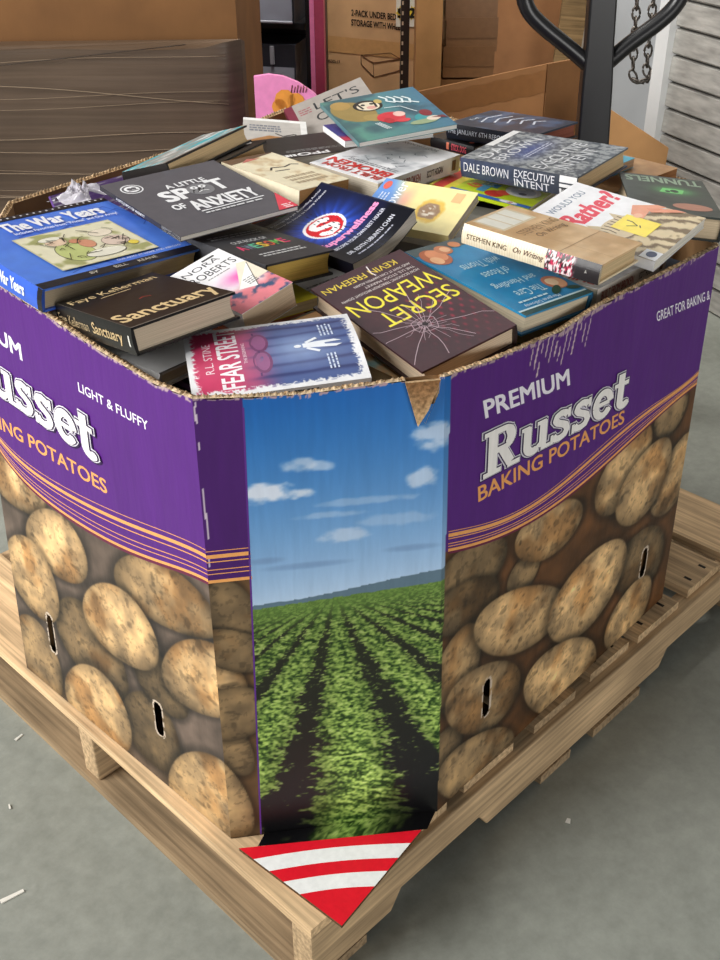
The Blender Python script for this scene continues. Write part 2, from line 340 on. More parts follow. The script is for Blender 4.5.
def wall(i, step, paint, rim):
    nx = max(2, int(FW[i] / step)); ny = int(FH / step)
    x = np.linspace(0, FW[i], nx + 1); rp_ = np.array(rim); top = np.interp(x, rp_[:, 0], rp_[:, 1])
    X, T = np.meshgrid(x, np.linspace(0, 1, ny + 1), indexing='ij'); Y = T * top[:, None]
    # torn rim: small nicks
    if step < .01:
        nick = .0035 * (vn(X * 120, X * 0 + i, 7) - .5); Y = Y + T * nick
    rgb = paint(X, Y, top[:, None])
    P = facep(i, X, Y)
    xc = (X[:-1, :-1] + X[1:, 1:]) / 2; yc = (Y[:-1, :-1] + Y[1:, 1:]) / 2; mask = np.ones(xc.shape, bool)
    for (cx, cy), hx, hy in HOLES.get(i, []):
        r = np.abs((xc - cx) / hx) ** 3 + np.abs((yc - cy) / hy) ** 6; mask &= r > 1
        R = np.abs((X - cx) / (hx + .003)) ** 3 + np.abs((Y - cy) / (hy + .003)) ** 6
        rgb = np.where(((R < 1.1) & (fbm(X * 200, Y * 200, 3, 2) > .4))[..., None], np.array((206, 188, 168.)), rgb)
    if i == 1:   # the notch torn out of the rim
        mask &= ~((yc > .640 + 2.4 * np.abs(xc - .264) - .02) & (xc > .239) & (xc < .281) & (yc > .645))
    b = MB(); b.grid(P, rgb, 0, mask)
    # inner liner, 7 mm inside, plain board
    xi = np.linspace(0, FW[i], 31); Xi, Ti = np.meshgrid(xi, np.linspace(0, 1, 21), indexing='ij')
    topi = np.interp(xi, rp_[:, 0], rp_[:, 1])[:, None] - .001; Yi = Ti * topi
    maski = np.ones((30, 20), bool)
    for (cx, cy), hx, hy in HOLES.get(i, []):
        xm = (Xi[:-1, :-1] + Xi[1:, 1:]) / 2; ym = (Yi[:-1, :-1] + Yi[1:, 1:]) / 2
        maski &= ~((np.abs(xm - cx) < .02) & (np.abs(ym - cy) < .05))
    Pi = facep(i, np.clip(Xi, .004, FW[i] - .004), Yi, -.009)
    b.grid(Pi[::-1], np.array((178, 138, 96.)), 1, maski[::-1])
    # corrugated edge along the rim
    ne = int(FW[i] / .0022); xe = np.linspace(0, FW[i], ne); te = np.interp(xe, rp_[:, 0], rp_[:, 1])
    if i == 1: te = np.where((xe > .239) & (xe < .281), np.minimum(te, .640 + 2.4 * np.abs(xe - .264) - .02), te)
    jit = .0035 * (vn(xe * 260, xe * 0, i + 40) - .5) + .0022 * (np.arange(ne) % 3 == 0)
    E0 = facep(i, xe, te + .0005, .0004); E1 = facep(i, xe, te + .0012 + jit, -.003); E2 = facep(i, xe, te + .001 - jit, -.0062); E3 = facep(i, xe, te - .001, -.0092)
    P = np.stack([E0, E1, E2, E3], 1)
    fl = np.where(np.arange(ne) % 3 == 0, .62, 1.0)[:, None]; c1 = np.array((214, 182, 142.)) * fl; c2 = np.array((196, 160, 118.)) * np.roll(fl, 1, 0)
    b.grid(P, np.stack([np.tile((222, 198, 164.), (ne, 1)), c1, c2, np.tile((196, 164, 124.), (ne, 1))], 1), 2)
    return b
def paintL(X, Y, top): return wear(X, Y, top, purple_print(X, Y, 'L', FACE['pot']['L'], (96, 82, 72), 11), 5, .5)
def paintR(X, Y, top):
    rgb = purple_print(X, Y, 'R', FACE['pot']['R'], (92, 60, 34), 12)
    # long scuff strokes near the rim
    for k in range(13):
        x0 = .168 + k * .0105; ln = .03 + .022 * ((k * 7) % 5) / 5
        m = (np.abs(X - x0 + (top - Y) * .25) < .0009 + .0008 * ((k * 3) % 4) / 4) & (top - Y < ln)
        rgb = np.where((m & (fbm(X * 220, Y * 50, 6, 2) > .42))[..., None], np.array((206, 184, 188.)), rgb)
    rgb = wear(X, Y, top, rgb, 8, 1.2)
    sky = field_print(X + FW[1], Y)
    return np.where((X < .0105 - .0105 * (1 - Y / FH) * .9)[..., None], sky, rgb)
def paintC(X, Y, top):
    lst = FACE['potC']
    d = fbm(X * 22, Y * 22, 9, 4); rgb = np.array((96, 70, 44.)) * (.55 + .9 * d)[..., None]
    rgb = potatoes(X, Y, rgb, lst + [[.03, .33, .05, -.01, -.01, .04, .6], [.02, .23, .05, .01, -.01, .05, .6]], 30)
    pur = PURPLE * (.8 + .08 * fbm(X * 30, Y * 8, 2, 3))[..., None]
    yl = .4375; rgb = np.where((Y > yl)[..., None], pur, rgb)
    
    xl = .041 + .0148 * np.clip(Y / .667, 0, 1)
    rgb = np.where((X > xl)[..., None], field_print(X, Y), rgb)
    n = fbm(X * 240, Y * 60, 3, 3)
    rgb = np.where(((np.abs(X - .0035 + .004 * (fbm(X * 0, Y * 25, 4, 2) - .5)) < .0010) & (n > .56) & (Y > .46))[..., None], np.array((206, 190, 206.)), rgb)
    return wear(X, Y, top, rgb, 13, .6)
def paintP(X, Y, top): return purple_print(X, Y, 'R', [[.1, .2, .06, .04, -.03, .04, .8], [.25, .12, .06, .05, -.03, .05, .9], [.3, .3, .07, .04, -.03, .04, .8], [.15, .06, .06, .03, -.02, .05, .9]], (92, 60, 34), 15)
def ribbon(b, i, xs, ys, hw, col, off):
    xs = np.asarray(xs, float); ys = np.asarray(ys, float)
    b.grid(np.stack([facep(i, xs, ys - hw, off), facep(i, xs, ys + hw, off)], 1), np.asarray(col, float))
def bands(b, i, side, x0, x1):
    xs = np.linspace(x0, x1, 60); yl = np.polyval(CURV[side][0], xs); yu = np.polyval(CURV[side][1], xs); g = np.maximum(yu - yl, .008)
    ribbon(b, i, xs, yl, .0042, (104, 30, 64), .00005)
    for u, hw in ((.06, .0021), (1.0, .0026), (.3, .0006), (.47, .0006), (.78, .0007), (1.24, .0005)): ribbon(b, i, xs, yl + u * g, hw, ORANGE, .0001)
flat = lambda i, h=.675: [(0, h), (FW[i], h)]
RIMS = [FACE['rim']['L'], FACE['rim']['C'], FACE['rim']['R'], flat(3), flat(4), flat(5), [(0, .676), (.2, .668), (.45, .673), (FW[6], .676)], flat(7)]
RIMS[0] = [(0, .678)] + RIMS[0]
def placed(b, i, s, x, y, vx, vy, col, bold=.012, off=.0002, slant=0):
    V, F = glyphs(s, bold); v = np.array(V)
    px = x + v[:, 0] * vx[0] + v[:, 1] * vy[0] + slant * v[:, 1] * vy[1]; py = y + v[:, 0] * vx[1] + v[:, 1] * vy[1]
    b.add(facep(i, px, py, off + v[:, 2:3]), F, col, 0)
# slab-serif word built from pen strokes: (advance, [(width, points)...])
def arc(cx, cy, rx, ry, a0, a1, n=12): return [(cx + rx * math.cos(math.radians(a0 + (a1 - a0) * k / n)), cy + ry * math.sin(math.radians(a0 + (a1 - a0) * k / n))) for k in range(n + 1)]
SLAB = {
 'R': (.86, [(.2, [(.2, .06), (.2, .94)]), (.1, [(.0, .05), (.4, .05)]), (.1, [(.0, .95), (.42, .95)]), (.13, [(.2, .94), (.46, .94)] + arc(.46, .725, .19, .215, 90, -90) + [(.22, .51)]), (.19, [(.62, .84)] + arc(.46, .725, .15, .2, 40, -40)), (.19, [(.42, .5), (.62, .1)]), (.1, [(.55, .05), (.84, .05)])]),
 'u': (.74, [(.18, [(.15, .68), (.15, .26)] + arc(.3, .24, .15, .17, 180, 300)), (.09, [(.36, .09), (.5, .2)]), (.18, [(.54, .68), (.54, .08)]), (.09, [(.0, .665), (.2, .665)]), (.09, [(.38, .665), (.6, .665)]), (.09, [(.5, .045), (.74, .045)])]),
 's': (.56, [(.15, [(.42, .56), (.36, .63), (.25, .66), (.14, .62), (.11, .53), (.17, .45), (.28, .39), (.39, .32), (.43, .21), (.37, .10), (.25, .06), (.13, .08), (.07, .17)]), (.07, [(.46, .71), (.46, .5)]), (.07, [(.04, .0), (.04, .22)])]),
 'e': (.60, [(.10, [(.12, .37), (.48, .37)]), (.17, arc(.3, .36, .21, .29, 5, 185)), (.17, arc(.3, .36, .21, .29, 185, 325))]),
 't': (.48, [(.18, [(.2, .92), (.2, .22)] + arc(.32, .2, .12, .13, 180, 320)), (.1, [(.0, .655), (.42, .655)])]),
}
def strokes(b, i, word, x, y, vx, vy, grow, col, off, start=0):
    tot = sum(SLAB[c][0] for c in word); pen = 0
    cnt = [0]
    def put(P, o): cnt[0] += 1; o = o + cnt[0] * 4e-6; P = np.array(P); b.add(facep(i, x + P[:, 0] / tot * vx[0] + P[:, 1] * vy[0], y + P[:, 0] / tot * vx[1] + P[:, 1] * vy[1], o), [range(len(P))], col, 0)
    for ci, c in enumerate(word):
        adv, st = SLAB[c]
        for wd, pts in st:
            h = wd / 2 + grow; pts = [(px + pen, py) for px, py in pts]
            for (ax, ay), (bx, by) in zip(pts[:-1], pts[1:]):
                L = math.hypot(bx - ax, by - ay) or 1e-6; nx, ny = -(by - ay) / L * h, (bx - ax) / L * h; ex, ey = (bx - ax) / L * grow, (by - ay) / L * grow
                put([(ax + nx - ex, ay + ny - ey), (ax - nx - ex, ay - ny - ey), (bx - nx + ex, by - ny + ey), (bx + nx + ex, by + ny + ey)], off)
            if len(pts) > 2:
                for (ax, ay) in pts[1:-1]: put([(ax + h * math.cos(t * math.pi / 5), ay + h * math.sin(t * math.pi / 5)) for t in range(10)], off)
        pen += adv
def russet(b, i, word, x, y, vx, vy):
    strokes(b, i, word, x + .0012, y - .0016, vx, vy, .055, (44, 14, 70), .0002)
    strokes(b, i, word, x, y, vx, vy, .042, (226, 222, 232), .0009)
    strokes(b, i, word, x, y, vx, vy, .020, (60, 40, 84), .0016)
    strokes(b, i, word, x, y, vx, vy, .002, (246, 242, 238), .0023)
for i, (paint, step) in enumerate(((paintL, .0019), (paintC, .0016), (paintR, .0019), (paintP, .02), (paintP, .03), (paintP, .02), (paintP, .03), (paintP, .02))):
    b = wall(i, step, paint, RIMS[i])
    WHT = (240, 236, 244)
    if i == 2:
        placed(b, 2, 'PREMIUM', .0770, .5975, (.1775, -.0187), (0, .0245), WHT, .018, slant=-.25)
        russet(b, 2, 'Russet', .0735, .5165, (.336, -.0244), (0, .0615))
        placed(b, 2, 'BAKING POTATOES', .0694, .4853, (.3410, -.0245), (0, .0225), ORANGE, .012, slant=-.1)
        placed(b, 2, 'GREAT FOR BAKING &', .4700, .6026, (.1600, -.0112), (0, .0165), WHT, .006, slant=-.3)
    if i == 1:
        xs = np.linspace(0, .0525, 12)
        for y0, hw in ((.4385, .0022), (.4735, .0026), (.449, .0006), (.455, .0006), (.466, .0007), (.481, .0005)): ribbon(b, 1, xs, xs * 0 + y0, hw, ORANGE, .0001)
        ys = np.linspace(.001, .66, 40); xx = .041 + .0148 * ys / .667
        b.grid(np.stack([facep(1, xx + .0010, ys, .0001), facep(1, xx - .0012, ys, .0001)], 1), np.array((92, 44, 134.)))
    if i == 2: bands(b, 2, 'R', .012, FW[2])
    if i == 0: bands(b, 0, 'L', 0, FW[0])
    if i == 0:
        placed(b, 0, 'PREMIUM', -.051, .610, (.1775, -.019), (0, .0225), WHT, .018)
        russet(b, 0, 'Russet', -.0440, .5165, (.336, -.006), (0, .0635))
        placed(b, 0, 'BAKING POTATOES', -.040, .4512, (.3410, .0167), (0, .0205), ORANGE, .012)
        placed(b, 0, 'LIGHT & FLUFFY', .2632, .5969, (.1466, .004), (0, .0125), WHT, .008)
    b.build('side_panel', (PRINT, KRAFT, FLUTE), bin_)
# brown inner ply torn down over the print, tip hanging on the sky
b = MB(); zt = .64
A0 = facep(1, np.array([.2395, .2805, .267, .2545, .262]), np.array([.6755, .676, .641, .6215, .650]), .0015); A1 = facep(1, np.array([.2395, .2805, .267, .2545, .262]), np.array([.6755, .676, .641, .6215, .650]), .0055)
cols = np.array([(150, 108, 70), (150, 108, 70), (206, 170, 126), (212, 178, 134), (176, 136, 96.)])
b.add(A1, [(0, 4, 1), (4, 2, 1), (0, 3, 4), (3, 2, 4)], cols, 0); b.add(A0, [(0, 1, 2, 3)], cols, 0)
b.add(np.concatenate([A0[:4], A1[:4]]), [(k, (k + 1) % 4, 4 + (k + 1) % 4, 4 + k) for k in range(4)], (200, 168, 128), 0)
tag(b.build('torn_flap', (FLUTE,), bin_), 'bare brown cardboard torn down from the rim')
# red and white striped bottom flap folded out over the pallet corner
b = MB(); n = 44
E0 = np.array((.0150, .1560, ZP + .0075)); E1 = np.array((.2090, .0010, ZP + .0075)); TIP = np.array((.0290, -.0260, ZP + .0066))
S1 = np.linspace(0, 1, n + 1)
def flp(T): return ((E0 * (1 - S1[:, None]) + E1 * S1[:, None]) * (1 - T[:, None]) + TIP * T[:, None])
edges = [0, .15, .31, .45, .61, 1.0]
for k in range(5):
    bow = -.05 * np.sin(np.pi * S1)
    t0 = edges[k] + (bow * (1 - edges[k]) if k else 0); t1 = edges[k + 1] + (bow * (1 - edges[k + 1]) if k < 4 else 0) + S1 * 0
    t0 = t0 + S1 * 0
    b.grid(np.stack([flp(t1), flp(t0)], 1), np.array((218, 20, 40.)) if k % 2 == 0 else np.array((234, 234, 232.)), 0)
S, T = np.meshgrid(np.linspace(0, 1, n + 1), np.linspace(0, 1, 61), indexing='ij')
P = (E0 * (1 - S[..., None]) + E1 * S[..., None]) * (1 - T[..., None]) + TIP * T[..., None]
b.grid(P[::-1] - np.array((0, 0, .005)), np.array((176, 138, 96.)), 1)
xs = np.linspace(.046, FW[1] - .002, 90); up_ = facep(1, xs, xs * 0 + .0015, .0002); fr = (xs - .02) / (FW[1] - .03)
dn = E0 * (1 - fr[:, None]) + E1 * fr[:, None] + np.array((0, 0, .0002)); Tm = np.linspace(0, 1, 8)[None, :, None]
Pm = up_[:, None] * (1 - Tm) + dn[:, None] * Tm; b.grid(Pm[:, ::-1], field_print(np.tile(xs[:, None], (1, 8)), np.tile(-.02 * np.linspace(0, 1, 8)[None], (90, 1)))[:, ::-1], 0)
for Q, d in ((P[0], 1), (P[-1], -1)):
    b.grid(np.stack([Q - np.array((0, 0, .005)), Q], 1)[::d], np.array((96, 72, 50.)), 2)
tag(b.build('bottom_flap', (PRINT, KRAFT, FLUTE), bin_), 'red and white striped flap folded out over the pallet corner')
b = MB(); ct = [P_ * .985 + np.array((.56, .47, 0)) * .015 for P_ in [np.array((*q, .60)) for q in FB]]
ct = [np.array((.56 + (q[0] - .56) * .965, .46 + (q[1] - .46) * .965, .60)) for q in ct]
b.add(ct + [q - np.array((0, 0, .008)) for q in ct], [tuple(range(8)), tuple(range(8, 16))[::-1]] + [(k, 8 + k, 8 + (k + 1) % 8, (k + 1) % 8) for k in range(8)], (168, 130, 90), 0)
b.build('inner_tray', (KRAFT,), bin_)
POSE = {"war":{"w":0.2457,"h":0.2034,"T":0.0294,"M":[[0.994,-0.0577,0.0932],[0.0688,0.9904,-0.1201],[-0.0854,0.1258,0.9884]],"o":[0.0299,0.4626,0.8135]},"sanct":{"w":0.1332,"h":0.1925,"T":0.0314,"M":[[0.9943,0.1052,-0.0165],[-0.1004,0.9778,0.1841],[0.0355,-0.1814,0.9828]],"o":[0.0282,0.2697,0.8233]},"whiteblack":{"w":0.1301,"h":0.1801,"T":0.02,"M":[[0.9887,-0.1391,0.0567],[0.1408,0.9897,-0.0272],[-0.0523,0.0349,0.998]],"o":[0.0685,0.2942,0.7581]},"anx":{"w":0.1912,"h":0.2107,"T":0.0068,"M":[[0.9952,0.0976,-0.0048],[-0.0977,0.9919,-0.0813],[-0.0032,0.0814,0.9967]],"o":[0.248,0.4783,0.8381]},"fear":{"w":0.1362,"h":0.1922,"T":0.015,"M":[[0.5529,-0.8294,-0.0797],[0.8289,0.5573,-0.0487],[0.0848,-0.0391,0.9956]],"o":[0.1995,0.0867,0.789]},"secret":{"w":0.1366,"h":0.2233,"T":0.0295,"M":[[-0.9693,-0.1761,-0.1713],[0.1901,-0.9793,-0.0693],[-0.1556,-0.0998,0.9828]],"o":[0.4307,0.2574,0.8089]},"roses":{"w":0.1373,"h":0.2018,"T":0.0273,"M":[[-0.9968,-0.0303,0.0739],[0.021,-0.992,-0.1243],[0.0771,-0.1224,0.9895]],"o":[0.5666,0.2535,0.7958]},"awesome":{"w":0.1195,"h":0.1698,"T":0.0336,"M":[[0.9945,-0.005,0.105],[0.0021,0.9996,0.0278],[-0.1051,-0.0274,0.9941]],"o":[0.2744,0.3451,0.8006]},"nora":{"w":0.0819,"h":0.1436,"T":0.0332,"M":[[0.9787,0.0165,-0.2045],[-0.0225,0.9994,-0.0271],[0.2039,0.0311,0.9785]],"o":[0.193,0.2863,0.7835]},"super":{"w":0.1259,"h":0.1839,"T":0.0198,"M":[[0.9738,0.0073,-0.2274],[-0.0087,0.9999,-0.0053],[0.2273,0.0071,0.9738]],"o":[0.3995,0.3103,0.7927]},"king":{"w":0.1218,"h":0.189,"T":0.0255,"M":[[0.983,-0.1577,0.0942],[0.1632,0.9851,-0.0539],[-0.0843,0.0683,0.9941]],"o":[0.5058,0.0098,0.8353]},"built":{"w":0.1528,"h":0.2284,"T":0.0255,"M":[[-0.1359,-0.986,0.0962],[0.9907,-0.1357,0.0091],[0.004,0.0965,0.9953]],"o":[0.8083,0.0889,0.7451]},"rather":{"w":0.141,"h":0.1958,"T":0.0141,"M":[[0.992,-0.0939,-0.0838],[0.0863,0.9922,-0.0899],[0.0916,0.082,0.9924]],"o":[0.6289,0.0083,0.817]},"tunnels":{"w":0.1275,"h":0.21,"T":0.0339,"M":[[-0.6052,-0.7902,0.0961],[0.7919,-0.61,-0.0281],[0.0808,0.0591,0.995]],"o":[0.9982,0.1537,0.7837]},"dale":{"w":0.1481,"h":0.2105,"T":0.0309,"M":[[0.9946,-0.0648,-0.0815],[0.0682,0.9969,0.0391],[0.0788,-0.0444,0.9959]],"o":[0.7969,0.242,0.8193]},"kids":{"w":0.1483,"h":0.1639,"T":0.0057,"M":[[0.9411,-0.3159,0.1204],[0.3254,0.9431,-0.0683],[-0.092,0.1035,0.9904]],"o":[0.7668,0.3068,0.7888]},"flower":{"w":0.1064,"h":0.148,"T":0.0145,"M":[[0.919,-0.2796,-0.2779],[0.2662,0.9601,-0.0855],[0.2907,0.0046,0.9568]],"o":[0.5664,0.2919,0.7969]},"broken":{"w":0.1376,"h":0.2077,"T":0.0276,"M":[[-0.0781,-0.9967,0.0215],[0.9961,-0.0788,-0.0388],[0.0403,0.0184,0.999]],"o":[0.8055,0.4767,0.8075]},"jan":{"w":0.131,"h":0.1892,"T":0.026,"M":[[0.9999,0.0044,0.0095],[-0.005,0.998,0.0627],[-0.0092,-0.0628,0.998]],"o":[0.9637,0.4495,0.8119]},"teal":{"w":0.1671,"h":0.1768,"T":0.0079,"M":[[0.9096,0.4007,-0.1098],[-0.4097,0.909,-0.0764],[0.0692,0.1145,0.991]],"o":[0.651,0.5497,0.8635]},"lets":{"w":0.1561,"h":0.195,"T":0.0202,"M":[[0.786,0.5157,-0.341],[-0.5239,0.8484,0.0757],[0.3283,0.1191,0.937]],"o":[0.7496,0.772,0.778]},"whitepb":{"w":0.1119,"h":0.1369,"T":0.0146,"M":[[0.754,0.6547,0.0537],[-0.6491,0.7551,-0.0925],[-0.1011,0.0349,0.9943]],"o":[0.6227,0.7994,0.8175]},"cream":{"w":0.1033,"h":0.1694,"T":0.0256,"M":[[0.9974,-0.0203,0.0694],[0.023,0.999,-0.0387],[-0.0686,0.0402,0.9968]],"o":[0.4692,0.4928,0.8258]},"brownA":{"w":0.1983,"h":0.0967,"T":0.0261,"M":[[0.9736,-0.1988,-0.1119],[0.2226,0.9354,0.2747],[0.05,-0.2924,0.955]],"o":[0.385,0.6752,0.8456]},"brownB":{"w":0.1427,"h":0.0761,"T":0.0219,"M":[[0.9757,-0.2008,-0.0879],[0.2166,0.9448,0.2458],[0.0337,-0.2588,0.9653]],"o":[0.4488,0.6573,0.8335]},"purple":{"w":0.2557,"h":0.0767,"T":0.0061,"M":[[0.9986,-0.0262,0.0453],[0.0523,0.4993,-0.8648],[0.0,0.866,0.5]],"o":[0.2564,0.7712,0.7545]},"red":{"w":0.1069,"h":0.0641,"T":0.0192,"M":[[1.0,0.0,0.0],[-0.0,1.0,0.0],[-0.0,-0.0,1.0]],"o":[0.7404,0.8251,0.749]},"ppo":{"w":0.1477,"h":0.1182,"T":0.0148,"M":[[-0.9272,-0.3746,-0.0],[0.3746,-0.9272,0.0],[-0.0,0.0,1.0]],"o":[0.7556,0.7172,0.823]},"tealn":{"w":0.0967,"h":0.0644,"T":0.0193,"M":[[1.0,-0.0,-0.0],[0.0,1.0,-0.0],[0.0,0.0,1.0]],"o":[0.7843,0.7745,0.7675]},"stripe":{"w":0.1524,"h":0.1016,"T":0.0102,"M":[[0.9135,0.4067,-0.0],[-0.4067,0.9135,-0.0],[0.0,0.0,1.0]],"o":[0.6515,0.5814,0.8574]},"orange":{"w":0.1,"h":0.13,"T":0.012,"M":[[0.9976,-0.0698,-0.0],[0.0698,0.9976,-0.0],[0.0,0.0,1.0]],"o":[0.0646,0.5184,0.773]},"lilac":{"w":0.14,"h":0.17,"T":0.012,"M":[[0.9945,0.1045,0.0],[-0.1045,0.9945,0.0],[-0.0,-0.0,1.0]],"o":[0.0811,0.5437,0.753]},"grey":{"w":0.1941,"h":0.2554,"T":0.0204,"M":[[0.9703,-0.2419,0.0],[0.2419,0.9703,0.0],[-0.0,-0.0,1.0]],"o":[0.5882,0.2983,0.7578]},"tan":{"w":0.1526,"h":0.2136,"T":0.0203,"M":[[-0.9994,-0.0349,-0.0],[0.0349,-0.9994,-0.0],[-0.0,-0.0,1.0]],"o":[0.4246,0.31,0.7449]},"yellow":{"w":0.1225,"h":0.1225,"T":0.0153,"M":[[0.9848,0.1736,-0.0],[-0.1736,0.9848,0.0],[0.0,-0.0,1.0]],"o":[0.2305,0.352,0.7581]},"black":{"w":0.153,"h":0.1224,"T":0.0204,"M":[[0.9994,-0.0349,0.0],[0.0349,0.9994,-0.0],[-0.0,0.0,1.0]],"o":[0.3983,0.5095,0.7381]},"stick":{"w":0.09,"h":0.1,"T":0.018,"M":[[1.0,0.0,-0.0],[-0.0,1.0,-0.0],[0.0,0.0,1.0]],"o":[0.9523,0.5652,0.782]},"brown2":{"w":0.0984,"h":0.2066,"T":0.0216,"M":[[-0.1392,-0.9903,0.0],[0.9903,-0.1392,-0.0],[0.0,0.0,1.0]],"o":[0.8771,0.5119,0.7773]},"tealu":{"w":0.0891,"h":0.0891,"T":0.0149,"M":[[0.9994,-0.0349,0.0],[0.0349,0.9994,-0.0],[-0.0,0.0,1.0]],"o":[0.9228,0.2773,0.8103]},"brownsmall":{"w":0.1053,"h":0.1053,"T":0.019,"M":[[0.9994,0.0349,-0.0],[-0.0349,0.9994,0.0],[0.0,-0.0,1.0]],"o":[0.9582,0.2335,0.7892]},"blackw":{"w":0.1545,"h":0.206,"T":0.0206,"M":[[0.9659,-0.2588,-0.0],[0.2588,0.9659,-0.0],[0.0,0.0,1.0]],"o":[0.8213,0.3401,0.753]}}
# ================================================================== BOOKS
BLEND = {0: GLOSS, 1: SATIN, 2: MATTE}
class Book:
    def __init__(s, key, w=None, h=None, T=None, M=None, o=None):
        if key: d = POSE[key]; s.w, s.h, s.T = d['w'], d['h'], d['T']; M = d['M']; o = d['o']
        else: s.w, s.h, s.T = w, h, T
        s.matrix = Matrix(((*M[0], o[0]), (*M[1], o[1]), (*M[2], o[2]), (0, 0, 0, 1)))
        s.c = MB(); s.z = s.T; s.e = .00004; s.lift = 0
    def up(s): s.z += s.e; return s.z
    # front cover drawing, coordinates 0..1 (x from the spine, y from the foot)
    def pts(s, P, z): P = np.asarray(P, float); return np.stack([P[:, 0] * s.w, P[:, 1] * s.h, np.full(len(P), z)], -1)
    def poly(s, P, col): s.c.add(s.pts(P, s.up()), [range(len(P))], col)
    def rect(s, x0, y0, x1, y1, col): s.poly([(x0, y0), (x1, y0), (x1, y1), (x0, y1)], col)
    def ell(s, cx, cy, rx, ry, col, n=20, rot=0):
        a = np.arange(n) * 2 * np.pi / n; x = rx * np.cos(a); y = ry * np.sin(a); r = math.radians(rot)
        s.poly(np.stack([cx + x * math.cos(r) - y * math.sin(r), cy + x * math.sin(r) + y * math.cos(r)], -1), col)
    def line(s, P, wd, col):
        z = s.up()
        for (ax, ay), (bx, by) in zip(P[:-1], P[1:]):
            dx, dy = (bx - ax) * s.w, (by - ay) * s.h; L = math.hypot(dx, dy) or 1e-6; nx, ny = -dy / L * wd / 2, dx / L * wd / 2
            Q = [(ax * s.w + nx, ay * s.h + ny), (ax * s.w - nx, ay * s.h - ny), (bx * s.w - nx, by * s.h - ny), (bx * s.w + nx, by * s.h + ny)]
            s.c.add([(x, y, z) for x, y in Q], [range(4)], col)
    def text(s, t, x, y, w, h, col, bold=.01, rot=0, slant=0):
        V, F = glyphs(t, bold); z = s.up()
        X = V[:, 0] * w * s.w + V[:, 1] * slant * h * s.h; Y = V[:, 1] * h * s.h
        r = math.radians(rot)
        s.c.add(np.stack([x * s.w + X * math.cos(r) - Y * math.sin(r), y * s.h + X * math.sin(r) + Y * math.cos(r), z + V[:, 2]], -1), F, col)
    def lines(s, x, y, w, n, gap, ht, col, seed=1):     # rows of small print
        r = random.Random(seed)
        for k in range(n):
            p = x
            z = s.up()
            while p < x + w - .02:
                l = r.uniform(.03, .09); l = min(l, x + w - p); y0 = y - k * gap
                s.c.add(s.pts([(p, y0), (p + l * .8, y0), (p + l * .8, y0 + ht), (p, y0 + ht)], z), [range(4)], col); p += l
    def paint(s, fn, x0=0, y0=0, x1=1, y1=1, n=(60, 80)):
        X, Y = np.meshgrid(np.linspace(x0, x1, n[0] + 1), np.linspace(y0, y1, n[1] + 1), indexing='ij')
        s.c.grid(np.stack([X * s.w, Y * s.h, np.full_like(X, s.up())], -1), fn(X, Y))
    # spine drawing: a from head (0) to tail (1), b from back (0) to front (1)
    def sp(s, A, B, e=.0002): return np.stack([-s.bul(B) - e, s.h * (1 - A), s.T * B], -1)
    def bul(s, B): return s.bulge * np.sin(np.pi * np.clip(B, 0, 1)) if s.hard else 0 * B
    def srect(s, a0, b0, a1, b1, col):
        B = np.linspace(b0, b1, 5); P = np.stack([s.sp(np.full(5, a0), B), s.sp(np.full(5, a1), B)], 0); s.c.grid(P, np.asarray(col, float))
    def spaint(s, fn, a0=0, a1=1, n=70):
        A, B = np.meshgrid(np.linspace(a0, a1, n), np.linspace(0, 1, 12), indexing='ij')
        P = s.sp(A.ravel(), B.ravel(), .0001).reshape(n, 12, 3); s.c.grid(P, fn(A, B))
    def stext(s, t, a0, b0, w, h, col, bold=.01, slant=0):
        V, F = glyphs(t, bold); s.c.add(s.sp(a0 + V[:, 0] * w + slant * V[:, 1] * h * s.T / s.h, b0 + V[:, 1] * h, .0006 + V[:, 2]), F, col)
    def body(s, hard, cover, spine=None, back=None, pages=(214, 196, 164), seg=1, finish=0, bulge=.0018):
        s.hard = hard; s.finish = finish; s.pagecol = np.array(pages, float); s.bulge = bulge; s.seg = seg
        w, h, T = s.w, s.h, s.T; b = .0028 if hard else .0006
        s.bt = b; spine = cover if spine is None else spine; back = spine if back is None else back
        s.c.box((0, 0, T - b), (w, h, T), np.array(cover, float), 0, seg, seg)
        s.c.box((0, 0, 0), (w, h, b), np.array(back, float), 0, seg, seg)
        B = np.linspace(0, 1, 9); z = B * T
        for x, d in ((-s.bul(B), 1), (np.full(9, b), -1)):
            P = np.stack([np.stack([x, np.full(9, yy), z], -1) for yy in (h, 0)], 0)[::d]; s.c.grid(P, np.array(spine, float))
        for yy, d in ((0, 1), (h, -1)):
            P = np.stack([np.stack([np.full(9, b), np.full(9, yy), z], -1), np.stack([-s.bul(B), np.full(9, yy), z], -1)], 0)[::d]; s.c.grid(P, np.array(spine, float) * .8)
        return s
    def finish_book(s, label, group='books heaped in the bin', warp=None, cat='book', name=None):
        root = empty(name or ('hardcover_book' if s.hard else 'paperback_book'), s.matrix)
        tag(root, label, cat, group)
        s.c.build('cover', BLEND[s.finish], root, warp=warp)
        p = MB(); b = s.bt; e = .004 if s.hard else .0008
        w, h, T = s.w, s.h, s.T; n = max(s.seg, 6)
        # page block with a gently hollowed fore-edge
        zs = np.linspace(b + .0001, T - b - .0001, 7); hol = .003 * np.sin(np.pi * np.linspace(0, 1, 7)) if s.hard else np.zeros(7)
        xs = np.linspace(b + .0002, w - e, n + 1)
        for y, d in ((e, 1), (h - e, -1)):
            X = xs[:, None] - hol[None, :] * ((xs - b) / (w - e - b))[:, None]; P = np.stack([X, np.full_like(X, y), np.tile(zs, (n + 1, 1))], -1)[::d]; p.grid(P, s.pagecol)
        ys = np.linspace(e, h - e, n + 1)
